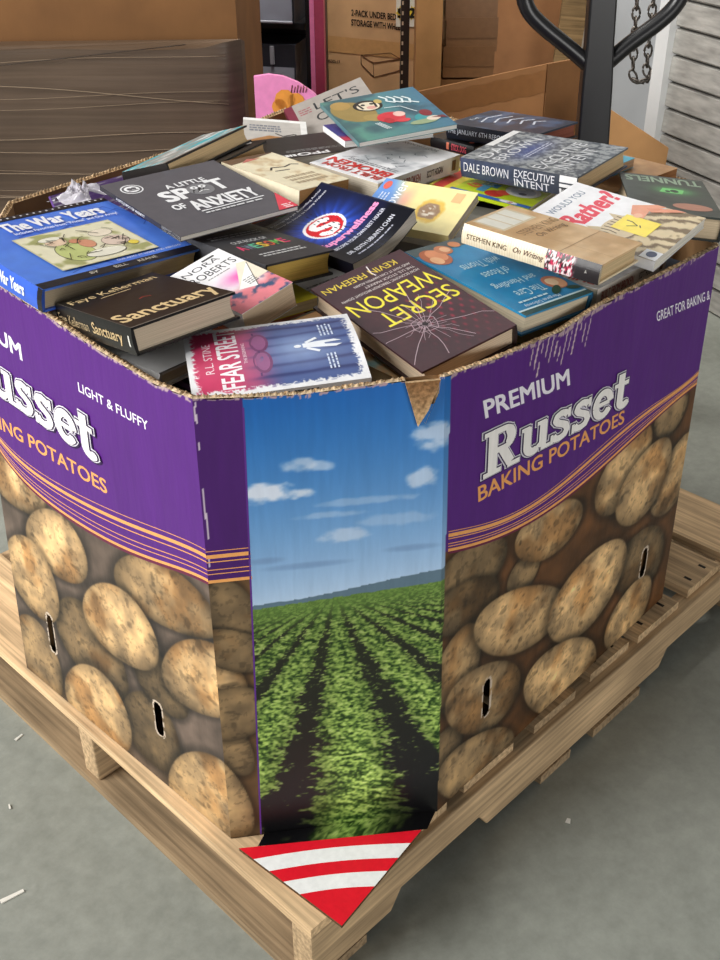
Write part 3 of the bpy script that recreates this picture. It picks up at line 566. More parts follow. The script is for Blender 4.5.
        P = np.stack([np.tile(w - e - hol, (n + 1, 1)), np.tile(ys[:, None], (1, 7)), np.tile(zs, (n + 1, 1))], -1); p.grid(P, s.pagecol)
        for z, d in ((zs[-1], 1), (zs[0], -1)):
            X, Y = np.meshgrid(xs, ys, indexing='ij'); P = np.stack([X, Y, np.full_like(X, z)], -1)
            p.grid(P if d > 0 else P[:, ::-1], s.pagecol)
        p.build('page_block', PAGES, root, warp=warp)
        s.root = root
        return root
# ---- The War Years
b = Book('war').body(True, (78, 124, 222), spine=(58, 98, 200), pages=(176, 160, 136))
b.paint(lambda X, Y: mix((92, 140, 232), (66, 108, 212), fbm(X * 6, Y * 6, 3)), n=(40, 40))
for k in range(14):
    r = random.Random(k); x, y = r.random(), r.random(); b.line([(x, y), (min(1, x + .12), y + .05), (min(1, x + .16), y - .06)] if .06 < y < .9 else [(x, .5), (x + .05, .55)], .0012, (56, 90, 186))
b.rect(0, .945, 1, 1, (28, 26, 34)); b.rect(0, 0, 1, .075, (28, 26, 34))
for k in range(24): b.rect(.02 + k * .041, .965, .032 + k * .041, .98, (214, 214, 220))
for t, x, w in (('BY', .30, .05), ('BILL', .45, .08), ('KEANE', .60, .12)): b.text(t, x, .022, w, .03, (214, 206, 190), 0)
b.text('The War Years', .235, .765, .63, .125, (246, 246, 250), .03)
b.text('Includes Favorites from "Private" and Our Army!', .26, .70, .66, .045, (236, 238, 246), .012)
b.poly([(.20, .14), (.81, .14), (.81, .655), (.20, .655)], (214, 206, 160))
b.paint(lambda X, Y: mix((232, 226, 196), (168, 168, 112), smooth(.5, .62, fbm(X * 9, Y * 9, 12, 3))), .21, .15, .80, .645, (50, 50))
for cx, cy, rx, ry, c in ((.60, .33, .10, .14, (196, 204, 132)), (.58, .50, .06, .05, (240, 210, 182)), (.57, .555, .065, .03, (236, 232, 214)), (.70, .40, .045, .06, (214, 150, 120)), (.83, .50, .07, .05, (240, 228, 206)), (.84, .36, .08, .07, (228, 206, 190)), (.90, .28, .03, .03, (236, 212, 84)), (.72, .24, .12, .05, (238, 234, 216)), (.66, .46, .03, .03, (206, 140, 110))):
    cx = (cx - .44) * 1.12 + .22; b.ell(cx, cy, rx * 1.04, ry * 1.04, (70, 60, 50)); b.ell(cx, cy, rx, ry, c)
for k in range(26):
    r = random.Random(90 + k); x, y = r.uniform(.26, .74), r.uniform(.22, .58); b.line([(x, y), (x + r.uniform(-.05, .05), y + r.uniform(-.05, .05)), (x + r.uniform(-.06, .06), y + r.uniform(-.06, .06))], .0011, (60, 54, 46))
b.text('OUR ARMY AT HOME AND ABROAD', .5, .078, .42, .022, (226, 226, 236), 0)
b.stext('The War Years', .45, .28, .38, .5, (226, 232, 246), .03); b.srect(.955, 0, 1, 1, (26, 24, 32))
b.finish_book('big bright blue hardcover with a framed cartoon picture, overhanging the rim')
# ---- Sanctuary
b = Book('sanct').body(True, (22, 20, 20), pages=(206, 190, 166))
GOLD = (224, 196, 146)
b.text('Faye Kellerman', .06, .80, .86, .13, GOLD, .0); b.rect(.30, .775, .60, .785, GOLD)
b.text('Sanctuary', .04, .07, .93, .25, GOLD, .015)
b.line([(.47, .50), (.52, .52), (.58, .49)], .0016, (170, 60, 50)); b.rect(.0, .0, 1, .012, (120, 112, 104)); b.rect(0, 0, .01, 1, (80, 76, 72))
b.stext('Faye Kellerman', .03, .22, .42, .5, (170, 150, 116), .0); b.stext('Sanctuary', .5, .22, .38, .55, (196, 170, 126), .01); b.srect(.95, .3, .965, .7, (216, 214, 206))
b.finish_book('black hardcover with large gold lettering, lying in front of the blue cartoon book')
# ---- white jacketed book below it
b = Book('whiteblack').body(True, (216, 216, 216), spine=(226, 226, 226), pages=(206, 194, 172))
b.paint(lambda X, Y: mix((226, 226, 226), (70, 70, 70), smooth(.85, 1.15, X + .5 * (Y - .2)) * .85), n=(30, 30))
b.lines(.62, .30, .35, 1, .08, .06, (60, 60, 60), 5); b.rect(0, 0, 1, .012, (30, 30, 30))
b.finish_book('hardcover fading from white to black, under the black book with gold lettering')
# ---- A Little Spot of Anxiety
b = Book('anx').body(False, (88, 86, 92), pages=(226, 222, 214), finish=1)
WH = (236, 236, 238)
b.ell(.16, .83, .085, .078, WH, 28); b.ell(.16, .83, .075, .068, (88, 86, 92), 28); b.ell(.16, .83, .058, .052, WH, 24); b.ell(.145, .835, .022, .02, (88, 86, 92)); b.ell(.178, .835, .02, .02, (88, 86, 92)); b.rect(.12, .80, .2, .812, (88, 86, 92))
b.text('A LITTLE', .38, .70, .34, .065, WH, .02)
b.text('SP', .26, .50, .23, .17, WH, .028); b.text('T', .68, .52, .13, .17, WH, .028)
b.ell(.585, .59, .105, .095, (124, 124, 128), 26)
for k in range(5): b.line([(.50 + .02 * k, .55 + .03 * (k % 2)), (.56 + .02 * k, .65 - .02 * (k % 3)), (.64, .60)], .0016, (28, 28, 30))
b.ell(.55, .625, .03, .026, WH); b.ell(.62, .625, .03, .026, WH); b.ell(.55, .622, .01, .01, (20, 20, 20)); b.ell(.62, .622, .01, .01, (20, 20, 20)); b.line([(.54, .545), (.585, .56), (.63, .545)], .0018, WH)
b.text('OF', .22, .36, .10, .08, WH, .03); b.text('ANXIETY', .35, .29, .55, .145, WH, .028)
b.rect(.36, .255, .9, .268, WH); b.lines(.37, .215, .5, 1, .03, .018, (214, 214, 216), 4)
b.poly([(.83, .0), (1, .0), (1, .27)], (222, 66, 84)); b.lines(.90, .06, .09, 3, .024, .012, (244, 220, 220), 5)
b.srect(.0, 0, 1, 1, (52, 50, 56)); b.stext('A LITTLE SPOT OF ANXIETY', .22, .25, .36, .5, (220, 220, 224), .02); b.srect(.78, 0, 1, 1, (222, 222, 224))
b.finish_book('thin square dark grey picture book with white lettering and a red corner')
# ---- Fear Street
b = Book('fear').body(False, (240, 240, 240), pages=(214, 190, 154), seg=14, finish=0)
def fear(X, Y):
    rd = np.minimum(np.abs(fbm(X * 17, Y * 24, 5, 3) - .5), np.abs(fbm(X * 26 + 3, Y * 36, 9, 2) - .5)) * 9
    e = np.minimum(np.minimum(X, 1 - X) / .10, np.minimum(Y, 1 - Y) / .075) + .38 * np.clip(rd, 0, 1) - .22 + .25 * (fbm(X * 6, Y * 8, 5, 3) - .5)
    core = mix((206, 66, 106), (80, 98, 150), smooth(.75, .45, Y)); core = mix(core, (176, 92, 130), np.exp(-((Y - .66) / .06) ** 2) * .6)
    tr = np.abs(np.sin(X * 23 + 2 * fbm(X * 3, Y * 2, 8)) ) ** 8; core = mix(core, (38, 44, 96), tr * smooth(.72, .5, Y) * .75)
    core = mix(core, (170, 192, 226), np.exp(-((X - .5) / .2) ** 2 - ((Y - .34) / .2) ** 2) * .7)
    sc = ((X - .5) / .40) ** 2 + ((Y - .53) / .47) ** 4
    return mix((242, 242, 244), core, smooth(.45, .7, e))
b.paint(fear, n=(120, 170))
for k in range(0):
    r = random.Random(k); x, y = r.random(), r.random()
    if .14 < x < .86 and .10 < y < .9: continue
    b.line([(x, y), (min(1, max(0, x + r.uniform(-.07, .07))), min(1, max(0, y + r.uniform(-.05, .05)))), (min(1, max(0, x + r.uniform(-.1, .1))), min(1, max(0, y + r.uniform(-.08, .08))))], .0013, (250, 236, 240) if y > .6 else (210, 214, 226))
b.text('R.L. STINE', .28, .855, .44, .05, (250, 226, 234), .0); b.text('FEAR STREET', .08, .70, .84, .125, (250, 244, 248), .015); b.text('THE BEGINNING', .36, .66, .30, .02, (250, 226, 234), 0)
for x in (.36, .64):
    b.ell(x, .575, .15, .055, (122, 70, 112)); b.ell(x, .575, .12, .040, (150, 92, 136))
b.line([(.18, .60), (.5, .585), (.82, .60)], .002, (96, 60, 110))
b.poly([(.47, .33), (.53, .33), (.545, .24), (.55, .14), (.52, .10), (.51, .2), (.49, .2), (.47, .10), (.44, .14), (.455, .24)], (240, 244, 250)); b.ell(.5, .36, .022, .022, (240, 244, 250))
b.line([(.46, .31), (.40, .24)], .004, (240, 244, 250)); b.line([(.54, .31), (.60, .24)], .004, (240, 244, 250))
b.lines(.62, .2, .22, 4, .022, .01, (214, 224, 244), 3); b.lines(.16, .2, .2, 3, .022, .01, (214, 224, 244), 7)
b.srect(0, 0, 1, 1, (232, 230, 230)); b.stext('FEAR STREET', .45, .2, .25, .6, (40, 40, 40), .01); b.stext('THE BEGINNING', .76, .25, .18, .4, (40, 40, 40), .0)
def wfear(V):
    V = V.copy(); u = np.clip(V[:, 0] / .136, 0, 1); V[:, 2] += .006 * np.sin(np.pi * u) - .004 * (1 - u) ** 2; return V
b.finish_book('pink and blue paperback with frosty white edges and a walking white figure', warp=wfear)
# ---- Secret Weapon
b = Book('secret').body(True, (72, 42, 48), spine=(52, 32, 36), pages=(222, 200, 172), finish=0)
def sec(X, Y):
    c = mix((78, 46, 52), (58, 38, 46), fbm(X * 5, Y * 7, 2))
    dots = np.maximum(0, np.cos(X * 60) * np.cos(Y * 60 + 3 * X)) ** 2; m = np.exp(-((X - .3) / .35) ** 2 - ((Y - .62) / .28) ** 2)
    return mix(c, (176, 40, 66), dots * m * .9)
b.paint(sec, n=(110, 140))
YL = (240, 226, 66)
b.text('SECRET', .04, .455, .78, .135, YL, .0); b.text('WEAPON', .02, .275, .92, .135, YL, .0)
b.text('KEVIN FREEMAN', .16, .06, .80, .055, (232, 206, 70), .0)
for k, (t, w) in enumerate((('HOW ECONOMIC TERRORISM BROUGHT DOWN', .84), ('THE U.S. STOCK MARKET', .55), ('AND WHY IT CAN HAPPEN AGAIN', .62))): b.text(t, .08, .225 - k * .04, w, .022, (226, 218, 214), .0)
r = random.Random(11)
for k in range(26):
    a = k * 2 * math.pi / 26 + r.uniform(-.1, .1); l = r.uniform(.12, .5) if k % 3 else r.uniform(.35, .7); P = [(.575, .69)]
    for q in range(1, 5): P.append((min(.99, max(.01, .575 + l * q / 4 * math.cos(a) + r.uniform(-.015, .015))), min(.99, max(.01, .69 + l * .62 * q / 4 * math.sin(a) + r.uniform(-.01, .01)))))
    b.line(P, .0005 if k % 3 else .0009, (190, 168, 176))
for R in (.06, .11): b.line([(.575 + R * math.cos(t * .7) * r.uniform(.8, 1.2), .69 + R * .62 * math.sin(t * .7) * r.uniform(.8, 1.2)) for t in range(10)], .0008, (196, 168, 178))
b.ell(.575, .69, .025, .018, (34, 20, 26)); b.line([(.42, .03), (.45, .10), (.44, .14)], .0016, (240, 232, 232))
b.stext('SECRET WEAPON', .2, .25, .5, .5, YL, .0)
b.finish_book('dark maroon hardcover with shattered glass and yellow upside down title')
# ---- The Care and Handling of Roses With Thorns
b = Book('roses').body(True, (46, 142, 190), spine=(40, 112, 160), pages=(226, 212, 184))
b.paint(lambda X, Y: mix((52, 156, 204), (34, 118, 172), fbm(X * 4, Y * 5, 2)), n=(20, 20))
b.rect(0, .0, 1, .10, (74, 92, 96)); b.rect(0, .955, 1, 1, (52, 84, 84)); b.rect(.02, .94, 1, .955, (210, 232, 236))
for t, x, y, w in (('The Care', .34, .74, .38), ('and Handling', .22, .60, .58), ('of Roses', .34, .46, .36), ('with Thorns', .24, .32, .52)): b.text(t, x, y, w, .085, (206, 232, 236), .0, slant=.15)
for cx, cy, rx, ry, c in ((.18, .78, .13, .085, (196, 120, 92)), (.16, .79, .10, .065, (232, 172, 132)), (.20, .77, .07, .045, (246, 212, 176)), (.82, .16, .16, .11, (186, 104, 70)), (.78, .14, .11, .08, (228, 150, 108)), (.86, .20, .07, .05, (240, 186, 140)), (.62, .10, .10, .06, (206, 130, 90)), (.60, .10, .06, .035, (238, 190, 150)), (.42, .07, .07, .04, (214, 140, 96))): b.ell(cx, cy, rx, ry, c)
b.ell(.30, .86, .10, .03, (44, 78, 62), 12, 20); b.ell(.10, .89, .08, .025, (44, 78, 62), 12, -10)
b.lines(.45, .86, .42, 1, .03, .016, (206, 232, 236), 6); b.text('Margaret Dilloway', .36, .895, .5, .04, (226, 240, 244), .0)
b.finish_book('sky blue hardcover with peach roses and pale upside down title')
# ---- Our Book of Awesome
b = Book('awesome').body(True, (50, 50, 54), pages=(214, 180, 96), finish=1)
b.text('OUR BOOK OF', .24, .56, .5, .06, (214, 214, 214), .0)
for k, (ch, c) in enumerate(zip('AWESOME', ((226, 60, 110), (120, 130, 150), (96, 190, 150), (230, 190, 60), (220, 90, 60), (110, 190, 90), (226, 60, 110)))): b.text(ch, .16 + k * .10, .38, .085 if ch not in 'WM' else .10, .115, c, .02)
b.lines(.20, .22, .62, 2, .05, .022, (206, 206, 206), 9); b.lines(.12, .78, .74, 2, .05, .016, (170, 170, 172), 2)
b.finish_book('charcoal hardcover with gold page edges and a multicoloured title')
# ---- Nora Roberts
b = Book('nora').body(False, (236, 234, 234), pages=(216, 192, 164), finish=1)
def nora(X, Y):
    c = mix((240, 239, 240), (232, 92, 176), np.exp(-((X - .72) / .32) ** 2 - ((Y - .47) / .10) ** 2)); c = mix(c, (226, 130, 140), smooth(.40, .22, Y + .15 * (fbm(X * 5, Y * 5, 3) - .5)))
    c = mix(c, (60, 84, 118), smooth(.56, .7, fbm(X * 7 + 4, Y * 12, 8, 3)) * smooth(.45, .28, Y)); return c
b.paint(nora, n=(40, 60))
b.text('NORA', .12, .84, .70, .075, (70, 70, 76), -.01); b.text('ROBERTS', .10, .69, .84, .10, (50, 50, 56), -.01); b.rect(.58, .93, .82, .955, (60, 60, 62)); b.lines(.3, .64, .45, 1, .02, .014, (150, 150, 150), 3)
b.poly([(.42, .30), (1, .32), (1, .62), (.86, .66)], (238, 226, 206)); b.poly([(.40, .30), (.66, .22), (.98, .60)], (246, 244, 242)); b.line([(.66, .22), (.98, .60)], .0012, (120, 116, 110)); b.lines(.60, .38, .2, 4, .03, .012, (120, 120, 120), 6)
b.finish_book('thick white and pink paperback with its front corner folded over')
# ---- Superwellness
b = Book('super').body(False, (22, 24, 46), spine=(16, 16, 26), pages=(196, 190, 182), seg=16, finish=0)
def sup(X, Y):
    r = np.hypot(X - .42, (Y - .58) * 1.45); a = np.arctan2(Y - .58, X - .42); ray_ = .5 + .5 * np.sin(a * 26 + 6 * vn(a * 8, r * 0, 3))
    c = mix((20, 24, 52), (44, 84, 214), smooth(.62, .14, r) * (.65 + .35 * ray_)); c = mix(c, (120, 170, 250), smooth(.34, .12, r) * .6 * ray_)
    return mix(c, (14, 15, 24), smooth(.30, .20, Y))
S_ = [(.53, .650), (.47, .685), (.38, .685), (.325, .655), (.34, .615), (.42, .588), (.50, .562), (.515, .522), (.46, .490), (.37, .488), (.31, .525)]
def sup2(X, Y):
    c = sup(X, Y); x = (X - .42) / .25; y = (Y - .585) / .165; r = np.hypot(x, y)
    c = np.where((r < 1)[..., None], np.array((240, 236, 238.)), c); c = np.where((r < .86)[..., None], np.array((206, 30, 42.)), c)
    d = np.full(X.shape, 9.)
    for (ax, ay), (bx, by) in zip(S_[:-1], S_[1:]):
        ax, bx = ax * b.w, bx * b.w; ay, by = ay * b.h, by * b.h; px, py = X * b.w, Y * b.h
        t = np.clip(((px - ax) * (bx - ax) + (py - ay) * (by - ay)) / ((bx - ax) ** 2 + (by - ay) ** 2), 0, 1); d = np.minimum(d, np.hypot(px - ax - t * (bx - ax), py - ay - t * (by - ay)))
    return np.where((d < .0052)[..., None], np.array((244, 242, 242.)), c)
b.paint(sup2, n=(120, 150))
b.text('Superwellness', .06, .315, .88, .085, (236, 150, 196), .03); b.text('BECOME YOUR OWN BEST HEALER', .12, .245, .78, .035, (220, 222, 234), .008); b.text('DR. EDITH UBUNTU CHAN', .14, .12, .72, .04, (220, 222, 234), .008); b.lines(.2, .07, .55, 1, .03, .014, (170, 172, 186), 8)
b.text('Forewords by a #1 Bestselling Author', .06, .93, .84, .03, (226, 228, 240), .004); b.text('Discover the Secret to Lasting Wellness', .06, .875, .84, .03, (226, 228, 240), .004)
def wsup(V):
    V = V.copy(); u = np.clip(V[:, 0] / .123, 0, 1); v = np.clip(V[:, 1] / .18, 0, 1); V[:, 2] += .016 * (u ** 2) * (1 - .3 * v) - .006 * np.sin(np.pi * u); return V
b.finish_book('navy paperback with a red and white letter S badge and a curled corner', warp=wsup)
# ---- On Writing
b = Book('king').body(True, (226, 188, 138), spine=(232, 214, 180), pages=(216, 190, 148), bulge=.003)
b.paint(lambda X, Y: mix((232, 196, 148), (206, 164, 112), smooth(.3, .7, fbm(X * 3, Y * 9, 4))), n=(30, 40))
b.rect(.12, .74, .84, .985, (222, 208, 178))
for k in range(3): b.rect(.16 + k * .22, .76, .35 + k * .22, .97, (240, 238, 226))
b.rect(0, .30, 1, .306, (176, 132, 88)); b.rect(.30, 0, .306, .6, (190, 146, 98))
b.text('STEPHEN KING', .16, .60, .80, .075, (150, 110, 66), .0); b.text('On Writing', .26, .50, .60, .075, (110, 76, 44), .0, slant=.3)
b.spaint(lambda A, B: mix((238, 224, 196), (206, 186, 150), (np.sin(A * 330) > .2) * .35 + .25 * smooth(.45, .0, B)), 0, .62, 160)
def flo(A, B):
    n = fbm(A * 90, B * 7, 5, 2); c = mix((60, 40, 44), (206, 52, 90), (n > .55) * 1.); c = mix(c, (244, 226, 226), (fbm(A * 110 + 9, B * 8, 7, 2) > .57) * 1.)
    return mix(c, (44, 40, 42), smooth(.80, .84, A))
b.spaint(flo, .62, 1, 90)
b.stext('STEPHEN KING', .04, .32, .30, .26, (92, 70, 50), .0); b.stext('On Writing', .38, .28, .22, .36, (96, 60, 50), .0, slant=.3); b.stext('A', .9, .42, .015, .16, (200, 196, 190), 0)
b.finish_book('tan hardcover with a ribbed cream spine ending in red flowers and black')
# ---- Built From Broken (two copies)
def broken(key, label):
    b = Book(key).body(False, (232, 232, 234), spine=(214, 206, 196), pages=(206, 196, 178), finish=1)
    b.paint(lambda X, Y: mix((238, 238, 240), (196, 198, 202), smooth(.5, .75, fbm(X * 6, Y * 9, 4))), n=(30, 40))
    for k in range(16):
        r = random.Random(k); x, y = r.uniform(.1, .85), r.uniform(.2, .68); b.line([(x, y), (x + r.uniform(-.08, .1), y + r.uniform(-.04, .06)), (x + r.uniform(-.1, .12), y + r.uniform(-.05, .08))], .0016, (146, 150, 156))
    b.text('BUILT FROM', .08, .88, .80, .075, (196, 58, 50), .02); b.text('BROKEN', .08, .755, .86, .105, (206, 48, 42), .025); b.lines(.10, .71, .7, 2, .03, .012, (120, 120, 126), 5); b.text('SCOTT HOGAN', .25, .05, .5, .04, (90, 90, 96), .0)
    b.stext('BUILT FROM BROKEN', .06, .28, .44, .46, (150, 56, 48), .008); b.stext('SCOTT HOGAN', .58, .32, .2, .38, (60, 50, 46), .015); b.srect(.90, .2, .95, .8, (120, 84, 60))
    return b.finish_book(label)
broken('built', 'white paperback under the tan ribbed hardcover, its lettered spine along the rim')
broken('broken', 'white paperback with big red upside down title in the middle of the heap')
# ---- Would You Rather
b = Book('rather').body(False, (238, 238, 240), pages=(224, 218, 206), seg=14)
def cat_(X, Y):
    f = fbm(X * 9, Y * 13, 5, 3); st = .5 + .5 * np.sin(X * 34 + Y * 20 + 7 * f)
    c = mix((214, 196, 160), (120, 100, 74), smooth(.35, .8, st)); m = smooth(.40, .36, Y + .10 * np.cos(X * 5 + .8) + .06 * (f - .5))
    return mix((240, 240, 243), c, m)
b.paint(cat_, n=(70, 90))
b.text('WOULD YOU', .22, .855, .62, .06, (120, 134, 156), .01); b.text('Rather?', .14, .62, .80, .17, (226, 52, 78), .03, slant=.2)
b.poly([(.14, .44), (.22, .60), (.32, .47)], (206, 188, 154)); b.poly([(.48, .47), (.58, .57), (.62, .43)], (206, 188, 154)); b.ell(.38, .40, .25, .12, (214, 196, 164), 24)
for k in range(7): b.line([(.20 + .06 * k, .50), (.22 + .055 * k, .44), (.20 + .058 * k, .38)], .0022, (110, 92, 70))
b.poly([(.34, .20), (.66, .20), (.66, .46), (.34, .46)], (248, 226, 92)); b.line([(.44, .38), (.50, .32), (.55, .38)], .0016, (50, 44, 40)); b.line([(.48, .29), (.52, .31)], .0016, (50, 44, 40))
b.poly([(.68, .44), (.86, .50), (1, .36), (1, .29), (.85, .36), (.66, .34)], (232, 160, 130)); b.poly([(.88, .40), (1, .22), (1, .14), (.82, .34)], (226, 148, 118)); b.ell(.69, .39, .05, .03, (238, 186, 156))
b.poly([(.0, .0), (.16, .0), (.16, .12), (.0, .12)], (236, 238, 242)); b.ell(.09, .06, .055, .035, (70, 84, 120))
def wrat(V):
    V = V.copy(); u = np.clip(V[:, 0] / .145, 0, 1); v = 1 - np.clip(V[:, 1] / .2, 0, 1); V[:, 2] += .006 * v ** 2 * u; return V
b.finish_book('white paperback with a tabby kitten, a yellow note and red script', warp=wrat)
# ---- Tunnels
b = Book('tunnels').body(True, (42, 50, 46), spine=(34, 38, 36), pages=(206, 186, 156), finish=0)
b.paint(lambda X, Y: mix(mix((36, 46, 42), (58, 68, 62), fbm(X * 5, Y * 7, 3)), (96, 196, 108), np.exp(-((X - .42) / .22) ** 2 - ((Y - .40) / .10) ** 2) * .95), n=(50, 60))
b.text('TUNNELS', .06, .05, .88, .15, (150, 176, 150), .02); b.poly([(.30, .36), (.54, .34), (.60, .46), (.34, .47)], (120, 214, 120)); b.ell(.42, .41, .05, .04, (30, 60, 40)); b.ell(.50, .43, .03, .025, (30, 60, 40))
b.ell(.30, .80, .22, .085, (190, 130, 108), 26); b.rect(.04, .035, .96, .042, (140, 150, 140))
b.finish_book('dark green hardcover with a bright green patch and a pink oval')
# ---- Executive Intent
b = Book('dale').body(True, (96, 102, 110), spine=(58, 68, 88), pages=(206, 178, 138), bulge=.002)
b.paint(lambda X, Y: mix(mix((84, 90, 98), (150, 154, 156), smooth(.42, .6, fbm(X * 26, Y * 30, 7, 4))), (70, 84, 140), np.exp(-((X - .5) / .3) ** 2 - ((Y - .62) / .12) ** 2) * .8), n=(90, 110))
SV = (206, 208, 212)
b.text('DALE', .10, .80, .60, .10, SV, -.005); b.text('BROWN', .10, .67, .76, .10, SV, -.005); b.text('EXECUTIVE', .06, .30, .86, .11, SV, -.005); b.text('INTENT', .14, .15, .66, .11, SV, -.005); b.lines(.3, .58, .5, 2, .03, .012, (190, 194, 210), 4)
b.rect(.45, .93, .98, .995, (226, 226, 226))
b.spaint(lambda A, B: mix(mix((62, 74, 108), (72, 76, 82), A), (34, 38, 46), fbm(A * 30, B * 4, 3) * .5), 0, 1, 60)
b.stext('DALE BROWN', .03, .34, .40, .46, (226, 226, 232), .0); b.stext('EXECUTIVE', .48, .50, .34, .38, (226, 226, 232), .0); b.stext('INTENT', .48, .06, .30, .38, (226, 226, 232), .0); b.srect(.86, .02, 1, .98, (228, 228, 228)); b.stext('BRO', .88, .2, .06, .22, (70, 70, 70), .02)
b.finish_book('thick grey hardcover with silver lettering and a white sticker on its spine')
# ---- yellow green children's book
b = Book('kids').body(False, (204, 226, 44), pages=(226, 222, 210))
b.rect(0, .78, 1, 1, (240, 226, 70)); b.poly([(0, .86), (1, .86), (1, .97), (0, .97)], (214, 44, 40))
for t, x, y, c, r_ in (('E', .62, .48, (40, 140, 186), 90), ('S', .86, .42, (214, 70, 50), 80), ('G', .42, .56, (226, 110, 50), 60)): b.text(t, x, y, .14, .13, c, .05, rot=r_)
b.rect(.22, .52, .5, .60, (70, 160, 200)); b.ell(.25, .42, .13, .09, (214, 60, 48)); b.ell(.36, .36, .10, .07, (230, 90, 70))
b.ell(.58, .22, .24, .17, (226, 226, 222), 26); b.ell(.58, .22, .17, .12, (190, 196, 206), 22); b.ell(.66, .26, .05, .04, (244, 244, 244)); b.ell(.48, .2, .05, .04, (80, 86, 100)); b.rect(0, 0, .1, .8, (60, 110, 190)); b.ell(.06, .22, .05, .09, (236, 236, 240)); b.text('No', .03, .18, .06, .05, (180, 50, 60), .02)
b.finish_book("bright lime and red children's book poking out below the thick grey hardcover")
# ---- pale flower paperback
b = Book('flower').body(False, (244, 226, 160), pages=(206, 196, 176))
def flo2(X, Y):
    c = mix((248, 232, 160), (96, 148, 220), smooth(.58, .82, Y + .25 * (.5 - X))); c = mix(c, (240, 170, 150), np.exp(-((X - .6) / .25) ** 2 - ((Y - .66) / .07) ** 2) * .8)
    fg = ((X - .44) / .25) ** 2 + ((Y - .34) / .13) ** 2 + .8 * (fbm(X * 9, Y * 12, 3, 3) - .5); c = mix(c, (232, 190, 70), smooth(1.4, .9, fg)); c = mix(c, (150, 116, 84), smooth(.75, .5, fg)); return mix(c, (226, 214, 196), smooth(.35, .1, fg) * (fbm(X * 20, Y * 20, 6) > .5))
b.paint(flo2, n=(50, 70)); b.text('Power', .30, .72, .66, .12, (240, 244, 250), .0, slant=.1); b.lines(.1, .92, .6, 3, .035, .014, (214, 226, 244), 3); b.ell(.85, .93, .1, .04, (226, 96, 80)); b.rect(.70, .10, .92, .2, (240, 190, 130))
b.finish_book('pale yellow and sky blue paperback behind the navy book with the S badge')
# ---- January 6th
b = Book('jan').body(True, (44, 58, 78), spine=(26, 30, 42), pages=(150, 92, 76))
b.paint(lambda X, Y: mix((40, 54, 74), (66, 92, 124), smooth(.35, .75, fbm(X * 5, Y * 8, 3))), n=(30, 40))
for k in range(5): b.line([(.3 + .06 * k, .75 - .12 * k), (.55 + .04 * k, .82 - .12 * k), (.8, .78 - .13 * k)], .004, (206, 216, 230))
b.text('THE', .3, .86, .2, .05, (214, 224, 236), .0); b.stext('THE JANUARY 6TH REPORT', .02, .3, .7, .42, (214, 220, 232), .0)
b.finish_book('dark blue hardcover with reddish page edges in front of the black jack handle')
# ---- teal picture book of animals
b = Book('teal').body(False, (86, 128, 132), pages=(226, 226, 222), seg=8)
b.paint(lambda X, Y: mix(mix((92, 146, 128), (70, 116, 142), X), (52, 78, 92), smooth(.45, .7, fbm(X * 4, Y * 4, 8)) * .7), n=(50, 50))
b.ell(.22, .66, .2, .26, (150, 128, 74), 22, 20); b.ell(.36, .45, .12, .08, (164, 140, 82), 20, -30); b.ell(.15, .84, .1, .1, (172, 140, 80))
b.ell(.40, .74, .15, .13, (40, 36, 34), 24); b.ell(.40, .73, .115, .10, (226, 214, 190), 24); b.ell(.42, .69, .05, .04, (214, 160, 150)); b.ell(.36, .77, .022, .022, (20, 20, 20)); b.ell(.45, .77, .022, .022, (20, 20, 20)); b.line([(.31, .82), (.33, .68)], .004, (30, 28, 28)); b.line([(.49, .82), (.47, .68)], .004, (30, 28, 28)); b.ell(.53, .80, .04, .05, (190, 166, 96))
b.ell(.50, .40, .14, .12, (206, 54, 66), 22); b.ell(.60, .44, .06, .06, (232, 190, 180)); b.ell(.58, .29, .07, .04, (214, 70, 80)); b.ell(.45, .33, .05, .06, (180, 40, 52))
b.ell(.78, .26, .09, .10, (60, 150, 156), 20); b.ell(.84, .36, .06, .08, (130, 44, 54)); b.ell(.74, .18, .14, .05, (150, 166, 130)); b.ell(.86, .22, .07, .05, (224, 206, 190)); b.poly([(.84, .24), (.99, .18), (.97, .25)], (120, 50, 54))
b.line([(.52, .62), (.68, .60), (.78, .42)], .0022, (214, 224, 226))
for k in range(4): b.line([(.58 + .07 * k, .90 - .03 * k), (.63 + .07 * k, .82 - .03 * k), (.61 + .07 * k, .76 - .03 * k), (.68 + .07 * k, .70 - .03 * k)], .004, (226, 236, 238))
for k in range(3): b.line([(.30 + .02 * k, .32), (.36 + .02 * k, .16)], .0016, (226, 232, 232))
b.finish_book('thin teal picture book of cartoon animals topping the back of the heap')
# ---- Let's Co...
b = Book('lets').body(True, (150, 144, 138), spine=(106, 40, 58), pages=(232, 230, 224), finish=1)
b.rect(0, .0, .10, 1, (110, 42, 60)); b.text("LET'S", .34, .70, .56, .17, (36, 40, 44), .0); b.text('CO', .30, .44, .3, .17, (36, 40, 44), .0); b.lines(.14, .8, .16, 3, .05, .02, (150, 80, 90), 3)
b.finish_book("grey book with maroon edge and large dark letters, leaning behind the teal picture book")
# ---- white paperback
b = Book('whitepb').body(False, (188, 184, 178), pages=(232, 232, 230), finish=1)
b.rect(0, .90, 1, 1, (236, 236, 234)); b.rect(.90, 0, 1, 1, (228, 228, 226)); b.lines(.10, .66, .5, 3, .10, .06, (116, 120, 130), 3); b.line([(.5, .4), (.62, .3), (.8, .42), (.86, .3)], .004, (70, 66, 64)); b.poly([(0, 0), (.9, 0), (.9, .22), (.4, .3)], (170, 120, 70))
b.finish_book('grey faced paperback with white margins beside the pink book')
